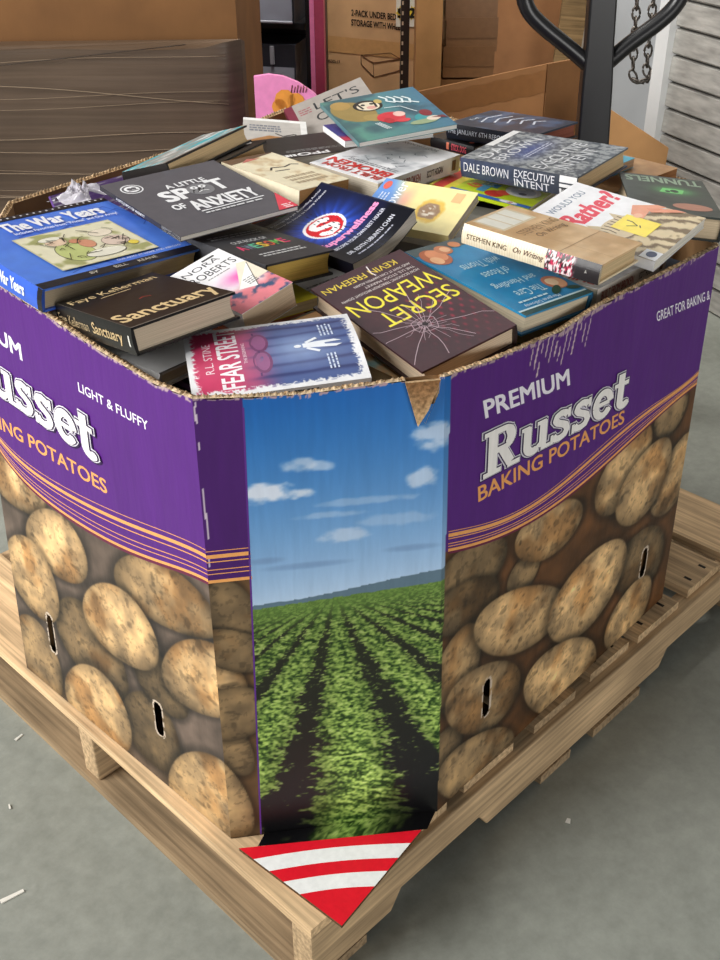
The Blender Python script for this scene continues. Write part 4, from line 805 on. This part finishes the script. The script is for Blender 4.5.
# ---- worn cream paperback
b = Book('cream').body(False, (232, 220, 190), spine=(226, 214, 186), pages=(176, 132, 84), finish=1)
b.paint(lambda X, Y: mix((236, 226, 196), (196, 164, 120), smooth(.55, .8, fbm(X * 5, Y * 8, 2)) * .8), n=(30, 40)); b.line([(.32, .56), (.42, .62), (.62, .58), (.80, .62), (.90, .58)], .0035, (50, 46, 40)); b.line([(.34, .52), (.60, .50)], .003, (50, 46, 40)); b.lines(.22, .30, .6, 3, .08, .05, (176, 156, 126), 3)
b.poly([(.0, .86), (.5, .92), (.95, .98), (1, 1), (0, 1)], (110, 84, 62)); b.poly([(.2, .86), (.6, .90), (.4, .94)], (206, 120, 110))
b.finish_book('thick worn cream paperback with browned page edges behind the dark grey picture book')
# ---- brown page edges, jacket in clear plastic
b = Book('brownA').body(True, (40, 32, 28), spine=(30, 26, 24), pages=(226, 196, 150), finish=0)
b.paint(lambda X, Y: mix(mix((150, 150, 146), (60, 176, 190), smooth(.5, .62, fbm(X * 3, Y * 14, 3))), (226, 228, 226), smooth(.55, .7, fbm(X * 5, Y * 22, 9))), n=(60, 40)); b.rect(0, 0, 1, .06, (34, 28, 26))
b.finish_book('hardcover showing thick tan page edges, jacket shining in clear plastic, by the back rim')
b = Book('brownB').body(True, (30, 26, 24), pages=(206, 174, 130), finish=1); b.rect(.05, .1, .95, .9, (52, 44, 40))
b.finish_book('dark hardcover with tan page edges wedged beneath the white margined paperback')
b = Book('purple').body(False, (112, 82, 152), pages=(206, 200, 206), finish=0, seg=12)
b.paint(lambda X, Y: mix(mix((104, 70, 150), (150, 128, 178), fbm(X * 3, Y * 9, 3)), (236, 232, 242), smooth(.56, .66, fbm(X * 3, Y * 26, 9))), n=(60, 50))
b.finish_book('shiny purple magazine along the back rim behind the blue cartoon book')
b = Book('red').body(False, (186, 66, 50), pages=(206, 180, 150), finish=1); b.rect(.1, .7, .9, .86, (220, 190, 170)); b.finish_book('red paperback mostly hidden behind the cream one')
b = Book('ppo').body(False, (24, 22, 24), pages=(206, 200, 190), finish=0); b.text('PPO', .34, .84, .36, .12, (232, 232, 232), .02); b.lines(.72, .86, .26, 1, .05, .09, (232, 232, 232), 4); b.lines(.1, .74, .7, 2, .05, .02, (150, 150, 150), 2); b.finish_book('black paperback with white upside down lettering under the teal picture book')
b = Book('tealn').body(False, (90, 178, 196), pages=(226, 226, 222)); b.poly([(.3, .1), (.44, .1), (.7, .5), (.56, .56)], (240, 242, 244)); b.poly([(.56, .06), (.9, .2), (.86, .5), (.6, .3)], (240, 242, 244)); b.poly([(.5, .5), (.95, .62), (.6, .72)], (206, 60, 110)); b.finish_book('turquoise paperback with white and magenta shapes under the striped blue one')
b = Book('stripe').body(False, (60, 62, 130), spine=(236, 236, 236), pages=(236, 234, 230)); b.paint(lambda X, Y: mix((66, 62, 138), (196, 40, 70), smooth(.35, .15, Y + .15 * X)), n=(20, 20)); b.finish_book('indigo and red paperback with white edge directly beneath the teal picture book')
b = Book('orange').body(False, (226, 120, 44), pages=(226, 214, 196)); b.paint(lambda X, Y: mix((232, 132, 48), (190, 70, 40), fbm(X * 6, Y * 6, 2)), n=(16, 16)); b.finish_book('orange paperback at the rim under the blue cartoon book')
b = Book('lilac').body(False, (190, 178, 206), spine=(170, 158, 196), pages=(226, 222, 226)); b.finish_book('lilac paperback lying beneath the orange one at the rim')
b = Book('grey').body(True, (150, 146, 142), pages=(206, 196, 180), finish=1); b.paint(lambda X, Y: mix((156, 152, 148), (136, 132, 128), fbm(X * 4, Y * 4, 2)), n=(12, 12)); b.finish_book('plain grey hardcover under the pale yellow paperback')
b = Book('tan').body(False, (226, 190, 140), pages=(222, 200, 160)); b.paint(lambda X, Y: mix(mix((232, 196, 146), (206, 140, 90), fbm(X * 5, Y * 6, 4)), (150, 190, 190), smooth(.55, .7, fbm(X * 4 + 7, Y * 5, 9))), n=(40, 50)); b.finish_book('painted tan paperback under the maroon hardcover with shattered glass')
b = Book('yellow').body(False, (236, 222, 60), pages=(222, 206, 170)); b.line([(.6, .2), (.7, .28), (.78, .2), (.85, .3)], .003, (90, 84, 40)); b.line([(.5, .4), (.7, .44), (.9, .38)], .003, (90, 84, 40)); b.finish_book('bright yellow paperback deep between the charcoal and the maroon hardcovers')
b = Book('black').body(True, (24, 24, 28), pages=(190, 176, 150), finish=1); b.lines(.3, .2, .6, 3, .05, .02, (190, 190, 196), 4); b.finish_book('black hardcover buried under the dark grey picture book')
b = Book('stick').body(True, (26, 24, 26), pages=(206, 196, 180)); b.ell(.2, .2, .05, .05, (230, 120, 96)); b.stext('STICK DOG', .50, .2, .34, .6, (232, 96, 110), .03); b.srect(.38, .15, .44, .85, (230, 130, 100)); b.finish_book('black hardcover with a pink spine title beneath the teal picture book')
b = Book('brown2').body(False, (214, 200, 160), spine=(206, 188, 140), pages=(206, 190, 150), finish=1); b.finish_book('buff paperback right beneath the white book with the red upside down title')
b = Book('tealu').body(False, (60, 168, 196), pages=(190, 160, 130)); b.finish_book('turquoise paperback whose corner shows under the thick grey hardcover')
b = Book('brownsmall').body(False, (196, 152, 104), pages=(150, 104, 68), finish=1); b.paint(lambda X, Y: mix((206, 164, 116), (160, 116, 76), fbm(X * 5, Y * 5, 2)), n=(16, 16)); b.finish_book('small brown paperback at the far rim behind the dark green hardcover')
b = Book('blackw').body(False, (30, 28, 30), spine=(26, 24, 26), pages=(206, 200, 190)); b.lines(.1, .06, .8, 2, -.08, .05, (226, 224, 222), 8); b.finish_book('black paperback with white lettering between the lime book and the kitten book')
# ---- books buried below, filling the bin up to the heap
cells = []
keys = list(POSE)
def under(x0, x1, y0, y1):
    lo = 9
    for k in keys:
        d = POSE[k]; M = np.array(d['M']); o = np.array(d['o'])
        for a in np.linspace(0, 1, 9):
            for c in np.linspace(0, 1, 9):
                for z_ in (0,):
                    q = M @ np.array((a * d['w'], c * d['h'], z_)) + o
                    if x0 - .03 < q[0] < x1 + .03 and y0 - .03 < q[1] < y1 + .03: lo = min(lo, q[2])
    return lo
FCOL = [(150, 60, 56), (60, 84, 120), (206, 200, 186), (70, 96, 80), (196, 160, 96), (60, 56, 60), (120, 90, 130), (176, 176, 176), (90, 60, 48), (206, 120, 90), (46, 50, 66), (226, 220, 206)]
rf = random.Random(21); nf = 0
def inside(x, y):
    n = len(FB); 
    for i in range(n):
        (ax, ay), (bx, by) = FB[i], FB[(i + 1) % n]
        d = (bx - ax, by - ay); nrm = (d[1], -d[0]); L = math.hypot(*nrm)
        if ((x - ax) * nrm[0] + (y - ay) * nrm[1]) / L > -.034: return False
    return True
gx = np.linspace(.034, 1.055, 7); gy = np.linspace(.04, .86, 6)
for i in range(6):
    for j in range(5):
        x0, x1, y0, y1 = gx[i] + .004, gx[i + 1] - .004, gy[j] + .004, gy[j + 1] - .004
        for _ in range(12):      # shrink a corner cell until it clears the cut corners
            bad = [(x, y) for x in (x0, x1) for y in (y0, y1) if not inside(x, y)]
            if not bad: break
            for x, y in bad[:1]:
                if x == x0: x0 += .009
                else: x1 -= .009
                if y == y0: y0 += .009
                else: y1 -= .009
        if x1 - x0 < .07 or y1 - y0 < .07: continue
        lo = min(under(x0, x1, y0, y1) - .006, .815)
        if lo > 8: continue
        z = .6005; k = max(1, int(round((lo - z) / .045)))
        T = (lo - z) / k - .0006
        if T < .008: continue
        for q in range(k):
            rot = rf.random() < .5
            w, h = (x1 - x0), (y1 - y0)
            if rot: M = [[0, -1, 0], [1, 0, 0], [0, 0, 1]]; o = (x1, y0, z); w, h = h, w
            else: M = [[1, 0, 0], [0, 1, 0], [0, 0, 1]]; o = (x0 + .004, y0, z); w -= .006
            if rot: o = (x1, y0 + .005, z); w -= .006
            if q < k - 1 and not (i in (0, 5) or j in (0, 4)): z += T + .0006; 
            else:
                b = Book(None, w, h, T, M, o).body(rf.random() < .5, FCOL[rf.randrange(12)], spine=FCOL[rf.randrange(12)], pages=(206, 190, 160), bulge=.003)
                b.rect(.15, .6, .85, .66, FCOL[rf.randrange(12)]); b.lines(.2, .4, .5, 2, .06, .02, FCOL[rf.randrange(12)], nf); nf += 1
                b.finish_book('book mostly buried beneath the heap, only slivers of it showing', 'books buried beneath the heap'); z += T + .0006
# ================================================================== STOCK BEHIND THE BIN (frame: a right, b ahead)
def carton(name, a0, a1, b0, b1, z0, z1, label, col=(176, 132, 88), m=KRAFT, cat='carton', group=None, tape=True, rot=0, lid=True, extra=None):
    root = empty(name, AX @ Matrix.Translation((a0, b0, 0)) @ Matrix.Rotation(rot, 4, 'Z'))
    tag(root, label, cat, group)
    c = MB(); W_, D_ = a1 - a0, b1 - b0; c.box((0, 0, z0), (W_, D_, z1), np.array(col, float), 0)
    c.build('box', m, root, bevel=.004)
    if lid:
        f_ = MB(); f_.box((.002, .002, z1 + .0005), (W_ - .002, D_ / 2 - .001, z1 + .004), np.array(col) * 1.04); f_.build('lid_flap', m, root)
        f_ = MB(); f_.box((.002, D_ / 2 + .001, z1 + .0005), (W_ - .002, D_ - .002, z1 + .004), np.array(col) * 1.02); f_.build('lid_flap', m, root)
    if tape:
        t_ = MB(); y = W_ / 2; t_.box((0.0, -.0009, z0 + (z1 - z0) * .48), (W_, -.0003, z0 + (z1 - z0) * .48 + .055), np.array(col) * .94); t_.build('packing_tape', SATIN, root)
    return root
# film wrapped cardboard on the left, tall carton rising right behind it
g = empty('wrapped_cardboard', AX @ Matrix.Translation((-1.25, 2.36, 0)))
tag(g, 'upright brown cardboard sheets tightly wrapped in clear stretch film, behind the bin', 'cardboard')
m_ = MB(); n = 60; aa = np.linspace(0, 1.01, n); zz = np.linspace(0, .885, 60)
A_, Z_ = np.meshgrid(aa, zz, indexing='ij')
pillow = .010 * np.sin(A_ * 9) * np.sin(Z_ * 7) + .004 * (fbm(A_ * 3, Z_ * 16, 5) - .5)
topz = .885 + .016 * (vn(aa * 5, aa * 0, 3) - .5) + .012 * np.clip((aa - .93) / .05, 0, 1)
Zt = Z_ / .885 * topz[:, None]
corner = np.clip((A_ - .97) / .04, 0, 1) ** 2 * .03
m_.grid(np.stack([A_, corner + pillow * .6, Zt], -1), np.array((90, 74, 60)), 0, smooth=True)
m_.add([(1.01, .03, 0), (1.015, .05, 0), (1.015, .05, .885), (1.01, .03, topz[-1])], [(0, 1, 2, 3)], (88, 70, 54))
m_.add([(0, .0, 0), (0, .05, 0), (0, .05, .885), (0, 0, topz[0])], [(3, 2, 1, 0)], (88, 70, 54))
m_.add([(1.015, .05, 0), (0, .05, 0), (0, .05, .885), (1.015, .05, .885)], [(0, 1, 2, 3)], (88, 70, 54))
m_.add(np.stack([np.concatenate([aa, [1.015, 0]]), np.concatenate([corner[:, -1] + pillow[:, -1] * .6, [.05, .05]]), np.concatenate([topz, [.885, .885]])], -1), [range(n + 2)], (104, 84, 66))
m_.build('cardboard_sheet', WRAPPED, g)
m_ = MB()
for k in range(20):
    r = random.Random(k); z0 = r.uniform(.35, .86); sl = r.uniform(-.07, .04)
    m_.tube([(x, -.008, z0 + sl * x + .004 * math.sin(9 * x + k)) for x in np.linspace(.01, .98, 24)], .0006 + .0004 * (k % 2), (136, 118, 98), n=5)
m_.tube([(x, -.009, .80 + .10 * x) for x in np.linspace(.01, .9, 10)], .0010, (60, 50, 42), n=5)
m_.build('stretch_film', mat('stretch_film_folds', .25, spec=.6), g)
carton('tall_carton', -1.5, -.252, 2.44, 3.05, 0, 1.3, 'plain brown carton rising behind the film wrapped sheets', (116, 80, 46), tape=False)
# black plastic storage bags on a rack
BAGC = (52, 54, 62)
for k, (z0, z1, dz) in enumerate(((.52, .685, 'lowest'), (.745, .92, 'upper'))):
    g = empty('storage_box', AX @ Matrix.Translation((-.46, 3.47, 0)) @ Matrix.Rotation(math.radians(-14), 4, 'Z'))
    tag(g, ('lower' if k == 0 else 'upper') + ' black plastic storage box with a folded front, on the dark rack', 'storage box', 'black storage boxes on the rack')
    c = MB(); c.box((0, 0, z0), (.285, .15, z1), BAGC, 0); c.build('body', PLASTIC, g, bevel=.008)
    c = MB(); X, Z = np.meshgrid(np.linspace(.0, .283, 20), np.linspace(z0 + .004, z0 + (z1 - z0) * (.62 if k == 0 else .9), 10), indexing='ij')
    c.grid(np.stack([X, -.012 - .01 * np.sin(X * 20) * (Z - z0) / (z1 - z0), Z], -1), np.array((150, 154, 166)), smooth=True); c.tube([(0, -.012, z0 + .004), (.283, -.012, z0 + .004)], .004, (150, 152, 160)); c.build('front_panel', PLASTIC, g)
    c = MB(); c.box((.21, -.012, z1 - .055), (.222, -.005, z1 - .004), (150, 152, 158)); c.build('strap', PLASTIC, g)
r_ = empty('storage_rack', AX @ Matrix.Translation((-.47, 3.45, 0)) @ Matrix.Rotation(math.radians(-14), 4, 'Z'))
tag(r_, 'dark open rack carrying the black plastic storage boxes', 'rack')
for z_ in (.50, .727): c = MB(); c.box((-.01, .03, z_), (.318, .19, z_ + .0175), (30, 30, 32)); c.build('shelf', BLACKM, r_)
for x in (-.035, .322):
    for y in (.03, .17): c = MB(); c.box((x, y, 0), (x + .022, y + .022, 1.35), (28, 28, 30)); c.build('post', BLACKM, r_)
c = MB(); c.box((-.012, .193, 0), (.318, .198, 1.3), (22, 22, 24)); c.build('back_panel', BLACKM, r_)
c = MB(); c.box((0, 0, 0), (.012, .16, 1.3), (240, 130, 180), 0); c.box((.0125, .0, 0), (.038, .16, 1.3), (176, 66, 96), 0)
o_ = c.build('pink_board', SATIN, matrix=AX @ Matrix.Translation((-.128, 3.15, 0))); tag(o_, 'upright bright pink board between the black boxes and the printed carton', 'board')
# printed carton
r_ = carton('printed_carton', -.10, .30, 3.62, 4.2, 0, .96, 'tan carton printed in black with a box drawing and two lines of words', (208, 164, 118), tape=False)
c = MB(); c2_ = MB()
def fl(b_, t, x, z_, w_, h_, col, sk=0, y=-.0012, bold=.02):
    V, F = glyphs(t, bold); b_.add(np.stack([x + V[:, 0] * w_, y - V[:, 2], z_ + V[:, 1] * h_ + sk * V[:, 0] * w_], -1), F, col)
fl(c, '2-PACK UNDER BED', .083, .728, .138, .018, (40, 30, 24), -.10); fl(c, 'STORAGE WITH WHEELS', .083, .700, .165, .018, (40, 30, 24), -.10)
P3 = {'a': (.112, .612), 'b': (.112, .585), 'c': (.152, .545), 'd': (.152, .588), 'e': (.205, .618), 'f': (.235, .60), 'g': (.235, .565)}
for q in ('ab', 'bc', 'cd', 'da', 'ae', 'ef', 'df', 'fg', 'cg'):
    (x0, z0), (x1, z1) = P3[q[0]], P3[q[1]]; c2_.tube([(x0, -.0008, z0), (x1, -.0008, z1)], .0009, (96, 66, 44), n=4)
c3_ = MB(); fl(c3_, '#85305-13', .0, .590, .045, .010, (70, 50, 40), -.06); tag(c3_.build('lot_code', MATTE, r_), 'small printed lot code')
tag(c2_.build('line_drawing', MATTE, r_), 'printed outline drawing of a storage box')
tag(c.build('lettering', MATTE, r_), 'black printed words')
c = MB(); X = np.linspace(0, .4, 8); P = np.stack([np.stack([X, X * 0 - .001, .672 - .10 * X], -1), np.stack([X, X * 0 - .001, .625 - .10 * X], -1)], 0)[::-1]; c.grid(P, np.array((198, 150, 96))); c.build('packing_tape', SATIN, r_)
c = MB(); c.box((.221, -.0015, .695), (.288, -.0005, .775), (228, 222, 206))
for cx in (.236, .271): c.add([(cx + .016 * (1 if k % 2 else .7) * math.cos(k * math.pi / 9), -.0019, .735 + .022 * (1 if k % 2 else .7) * math.sin(k * math.pi / 9)) for k in range(18)], [range(18)[::-1]], (226, 196, 60))
fl(c, 'S', .228, .722, .016, .026, (40, 36, 30), 0, -.0024, .05); fl(c, '2', .264, .722, .014, .026, (40, 36, 30), 0, -.0024, .05)
tag(c.build('sticker', MATTE, r_), 'white sticker with yellow suns')
# perforated dark shelf upright
c = MB(); c.box((0, 0, 0), (.026, .03, 1.5), (52, 44, 40), 0)
o_ = empty('shelf_upright', AX @ Matrix.Translation((.130, 3.46, 0))); tag(o_, 'dark perforated steel shelf upright in front of the printed carton', 'shelf upright')
c.build('post', BLACKM, o_)
for k in range(16):
    c = MB(); c.box((.003, -.0008, .42 + k * .028), (.008, -.0002, .43 + k * .028), (206, 190, 160)); c.build('slot', MATTE, o_)
# upright flat carton and the stack of three
carton('flat_carton', .168, .242, 3.30, 3.42, 0, 1.2, 'narrow pale carton standing on end beside the shelf upright', (188, 140, 88), tape=False)
for k, (z0, z1, da) in enumerate(((.0, .60, -.004), (.606, .672, 0), (.678, .756, .006), (.762, 1.0, .002))):
    lab = ['bottom brown carton of the taped stack, largest and lowest', 'second brown taped carton up from the bottom of the stack', 'third brown taped carton up in the stack, glossy with tape', 'top brown carton of the taped stack'][k]
    carton('carton', .250 + da, .398 + da, 3.33, 3.58, z0, z1, lab, (138 - 6 * k, 96 - 3 * k, 58), m=SATIN if k else KRAFT, group='taped cartons stacked behind the bin', lid=False)
carton('large_carton', .44, .78, 4.05, 4.7, 0, 1.3, 'large plain brown carton behind the taped stack', (150, 106, 70), tape=False)
c = MB(); c.box((0, 0, 0), (.085, .02, 1.25), (150, 122, 84)); o_ = c.build('wooden_board', WOOD, matrix=AX @ Matrix.Translation((.625, 3.86, 0)) @ Matrix.Rotation(math.radians(4), 4, 'Y')); tag(o_, 'brown board leaning between the large carton and the pale wall', 'board')
# long open box with taped edge
g = empty('open_box', Matrix.Translation((1.46, 1.14, 0))); tag(g, 'long open brown cardboard box with shiny tape along its edge, behind the heap', 'box')
d1 = np.array((2.00, 1.06)) - np.array((1.46, 1.14))
# walls given in world metres
WLS = []
pA = W(.10, 2.74, 0)[:2]; pB = W(.448, 2.70, 0)[:2]; pC = W(.56, 2.80, 0)[:2]; pD = W(.16, 2.86, 0)[:2]
for (p0, z0), (p1, z1) in (((pA, .695), (pB, .775)), ((pB, .775), (pC, .77)), ((pC, .74), (pD, .66)), ((pD, .66), (pA, .66))):
    c = MB(); d = (p1 - p0) / np.linalg.norm(p1 - p0); nn = np.array((d[1], -d[0])) * .004
    q = [np.array((*(p - np.array((1.46, 1.14)) + s_ * nn), z_)) for p, z_, s_ in ((p0, .0, 1), (p1, .0, 1), (p1, z1, 1), (p0, z0, 1), (p0, .0, -1), (p1, .0, -1), (p1, z1, -1), (p0, z0, -1))]
    c.add(q, [(0, 1, 2, 3), (5, 4, 7, 6), (3, 2, 6, 7), (0, 3, 7, 4), (1, 5, 6, 2)], (140, 98, 60)); c.build('box_wall', KRAFT, g)
c = MB(); d = (pB - pA) / np.linalg.norm(pB - pA); nn = np.array((d[1], -d[0])) * .0055
X = np.linspace(0, 1, 30); P = np.stack([np.stack([(pA[0] - 1.46) + (pB - pA)[0] * X + nn[0], (pA[1] - 1.14) + (pB - pA)[1] * X + nn[1], .685 + .08 * X - off + .002 * np.sin(X * 40)], -1) for off in (.055, .004)], 1)
c.grid(P, np.array((126, 86, 50)), smooth=True); c.build('packing_tape', GLOSS, g)
# ================================================================== PALLET JACK
j = empty('pallet_jack', Matrix.Translation((1.38, .60, 0))); tag(j, 'black pallet jack with its forked handle rising behind the heap of books', 'pallet jack')
TURN = Matrix(((.70374529, .71045236, 0, 0), (-.71045236, .70374529, 0, 0), (0, 0, 1, 0), (0, 0, 0, 1)))   # handle turned towards the photographer
def handle(c, name, bevel=0):
    o = c.build(name, BLACKM, j, bevel=bevel); o.matrix_local = TURN; return o
c = MB(); V = []
for z_, x, w_ in ((.20, .010, .040), (.62, .002, .034), (.84, -.006, .030), (.90, -.008, .027), (1.0, -.012, .026), (1.16, -.016, .022)):
    V.append([(x - w_, -.02, z_), (x + w_, -.02, z_), (x + w_, .02, z_), (x - w_, .02, z_)])
V = np.array(V); F = []
for k in range(len(V) - 1):
    for q in range(4): F.append((k * 4 + q, k * 4 + (q + 1) % 4, k * 4 + 4 + (q + 1) % 4, k * 4 + 4 + q))
m4 = 4 * len(V)
c.add(V.reshape(-1, 3), F + [(m4 - 4, m4 - 3, m4 - 2, m4 - 1), (3, 2, 1, 0)], (20, 20, 22)); handle(c, 'handle_shaft', .004)
def smoothp(P, k=2):
    P = [np.array(p, float) for p in P]
    for _ in range(k):
        Q = [P[0]]
        for a_, b_ in zip(P[:-1], P[1:]): Q += [a_ * .75 + b_ * .25, a_ * .25 + b_ * .75]
        P = Q + [P[-1]]
    return P
c = MB(); c.tube(smoothp([(-.022, 0, .865), (-.06, 0, .895), (-.13, 0, .945), (-.158, 0, .975), (-.168, 0, 1.03), (-.166, 0, 1.10), (-.14, 0, 1.15), (-.07, 0, 1.17), (-.016, 0, 1.17), (.05, 0, 1.17), (.115, 0, 1.15), (.145, 0, 1.10), (.147, 0, 1.03), (.140, 0, .985), (.112, 0, .950), (.05, 0, .905), (.014, 0, .872)]), .0155, (22, 22, 24), n=14); handle(c, 'grip_loop')
c = MB(); c.tube([(-.012, -.022, 1.06), (-.012, -.045, 1.10)], .006, (30, 30, 32)); handle(c, 'release_lever')
c = MB(); c.tube([(.01, 0, .13), (.01, 0, .30)], .045, (30, 30, 32), n=18); c.build('pump', BLACKM, j)
for y in (-.05, .015):
    c = MB(); c.tube([(.01, y, .0805), (.01, y + .035, .0805)], .08, (60, 58, 54), n=24); w_ = c.build('wheel', BLACKM, j)
    c = MB(); c.tube([(.01, y - .002, .0805), (.01, y + .037, .0805)], .02, (150, 150, 150), n=14); c.build('hub', BLACKM, w_)
for y in (-.265, .115):
    c = MB(); c.box((-1.1, y, .040), (-.10, y + .15, .095), (40, 40, 42)); c.build('fork', BLACKM, j, bevel=.006)
c = MB(); c.box((-.10, -.265, .05), (-.05, .265, .30), (36, 36, 38)); c.build('frame', BLACKM, j, bevel=.008)
# chain hanging in front of the pale wall
CH = mat('chain_steel', .4, metal=.7, spec=.5, noise=((30, 30, 30), 3, .7, 1.2))
c = MB()
def link(p, along, flip):
    t = along / np.linalg.norm(along); u = np.array((.70374529, -.71045236, 0)) if flip else np.array((.71045236, .70374529, 0)); pts = []
    for k in range(16):
        a = k * math.pi / 8; pts.append(p + t * (.020 * math.cos(a)) + u * (.0115 * math.sin(a)))
    c.tube(pts, .0036, (112, 106, 100), n=6, closed=True)
path = []
for z_ in np.arange(1.35, .575, -.029): path.append(W(.855 + .014 * math.sin(z_ * 5), 3.55, z_))
for a in np.linspace(0, 1, 4): path.append(W(.862 + .05 * a, 3.55, .558 - .016 * math.sin(math.pi * a)))
for z_ in np.arange(.575, 1.35, .029): path.append(W(.905 + .010 * math.sin(z_ * 6), 3.55, z_))
for k in range(len(path) - 1): link(path[k], path[k + 1] - path[k - 1] if k else path[1] - path[0], k % 2)
tag(c.build('chain', CH), 'steel chain hanging in a loop in front of the pale wall', 'chain')
# pink printed card standing on the floor behind the bin
c = MB(); top = [(0, .832), (.03, .836), (.06, .832), (.09, .82), (.12, .80), (.14, .78)]
n = len(top); fr = [(x, 0, z_) for x, z_ in top]; lo = [(x, 0, 0) for x, z_ in top]; bk_ = [(x, .012, z_) for x, z_ in top]; lb = [(x, .012, 0) for x, z_ in top]
V = fr + lo + bk_ + lb; F = []
for k in range(n - 1): F += [(n + k, n + k + 1, k + 1, k), (2 * n + k, 2 * n + k + 1, 3 * n + k + 1, 3 * n + k), (k, k + 1, 2 * n + k + 1, 2 * n + k)]
F += [(n, 0, 2 * n, 3 * n), (n - 1, 2 * n - 1, 4 * n - 1, 3 * n - 1)]
c.add(V, F, (244, 150, 200))
for cx, cz, r_ in ((.062, .785, .022), (.085, .782, .018), (.05, .772, .016)): c.add([(cx + r_ * math.cos(k * .628), -.0008, cz + r_ * math.sin(k * .628)) for k in range(10)], [range(10)], (240, 160, 70))
for k in range(6): c.tube([(.075 + .006 * k, -.0008, .80), (.078 + .006 * k, -.0008, .815 - .003 * (k % 2))], .0009, (130, 70, 60), n=4)
o_ = c.build('pink_card', SATIN, matrix=AX @ Matrix.Translation((-.212, 2.325, 0))); tag(o_, 'pink card with an orange drawing standing upright between the film wrapped box and the heap', 'card')
# cardboard sheet leaning by the jack
c = MB(); q = [W(.50, 2.62, .001), W(.72, 2.62, .001), W(.70, 2.47, .64), W(.545, 2.46, .735)]
o3 = np.array(q[0]); dd = np.array((.006, .006, 0)); q = [p - o3 for p in q]
c.add(q + [p + dd for p in q], [(0, 1, 2, 3), (7, 6, 5, 4), (2, 6, 7, 3), (1, 5, 6, 2), (0, 3, 7, 4), (0, 4, 5, 1)], (186, 140, 92))
o_ = c.build('cardboard_sheet', KRAFT, matrix=Matrix.Translation(o3)); tag(o_, 'loose brown cardboard sheet with a slanted top beside the jack handle', 'cardboard')
# crumpled clear plastic by the back rim
c = MB(); u = np.linspace(-1, 1, 22); U_, V_ = np.meshgrid(u, u, indexing='ij'); rr = np.clip(1 - (U_ ** 2 + V_ ** 2) / 1.6, 0, 1)
hgt = .030 * rr * (.25 + .75 * np.abs(fbm(U_ * 2.2 + 5, V_ * 2.2, 6, 3) - .5) * 3.2)
c.grid(np.stack([U_ * .035, V_ * .022 + .012 * np.sin(U_ * 4), hgt], -1), np.array((226, 222, 230)), 0, smooth=True)
FILM = mat('clear_plastic', .15, spec=.6); FILM.node_tree.nodes['Principled BSDF'].inputs['Transmission Weight'].default_value = .35
o_ = c.build('plastic_bag', FILM, matrix=Matrix.Translation((.262, .735, .835)) @ Matrix.Rotation(.25, 4, 'Z')); tag(o_, 'crumpled piece of whitish clear plastic between the blue cartoon book and the purple magazine', 'plastic bag')
# litter on the floor
def scrap(x, y, L, wd, ang, lab, col=(222, 220, 210), name='wood_splinter', cat='splinter'):
    c = MB(); c.add([(-L / 2, -wd / 2, .0004), (L / 2, -wd / 3, .0004), (L / 2, wd / 3, .0025), (-L / 2, wd / 2, .0025), (-L / 2, -wd / 2, .0025), (L / 2, -wd / 3, .0025)], [(0, 1, 5, 4), (4, 5, 2, 3)], col)
    tag(c.build(name, MATTE, matrix=Matrix.Translation((x, y, 0)) @ Matrix.Rotation(ang, 4, 'Z')), lab, cat)
for a_ in ((-.202, .413, .034, .007, -.2, 'pale wood splinter on the grey floor, largest one, nearest the camera'), (-.033, .680, .016, .004, .2, 'short pale splinter on the floor beside the pallet side'), (.462, -.077, .010, .008, .4, 'tiny white paper scrap on the dark floor by the pallet', (226, 224, 216), 'paper_scrap', 'scrap'), (-.12, .56, .010, .003, 1.2, 'small thin splinter on the floor well away from the pallet')):
    scrap(*a_)
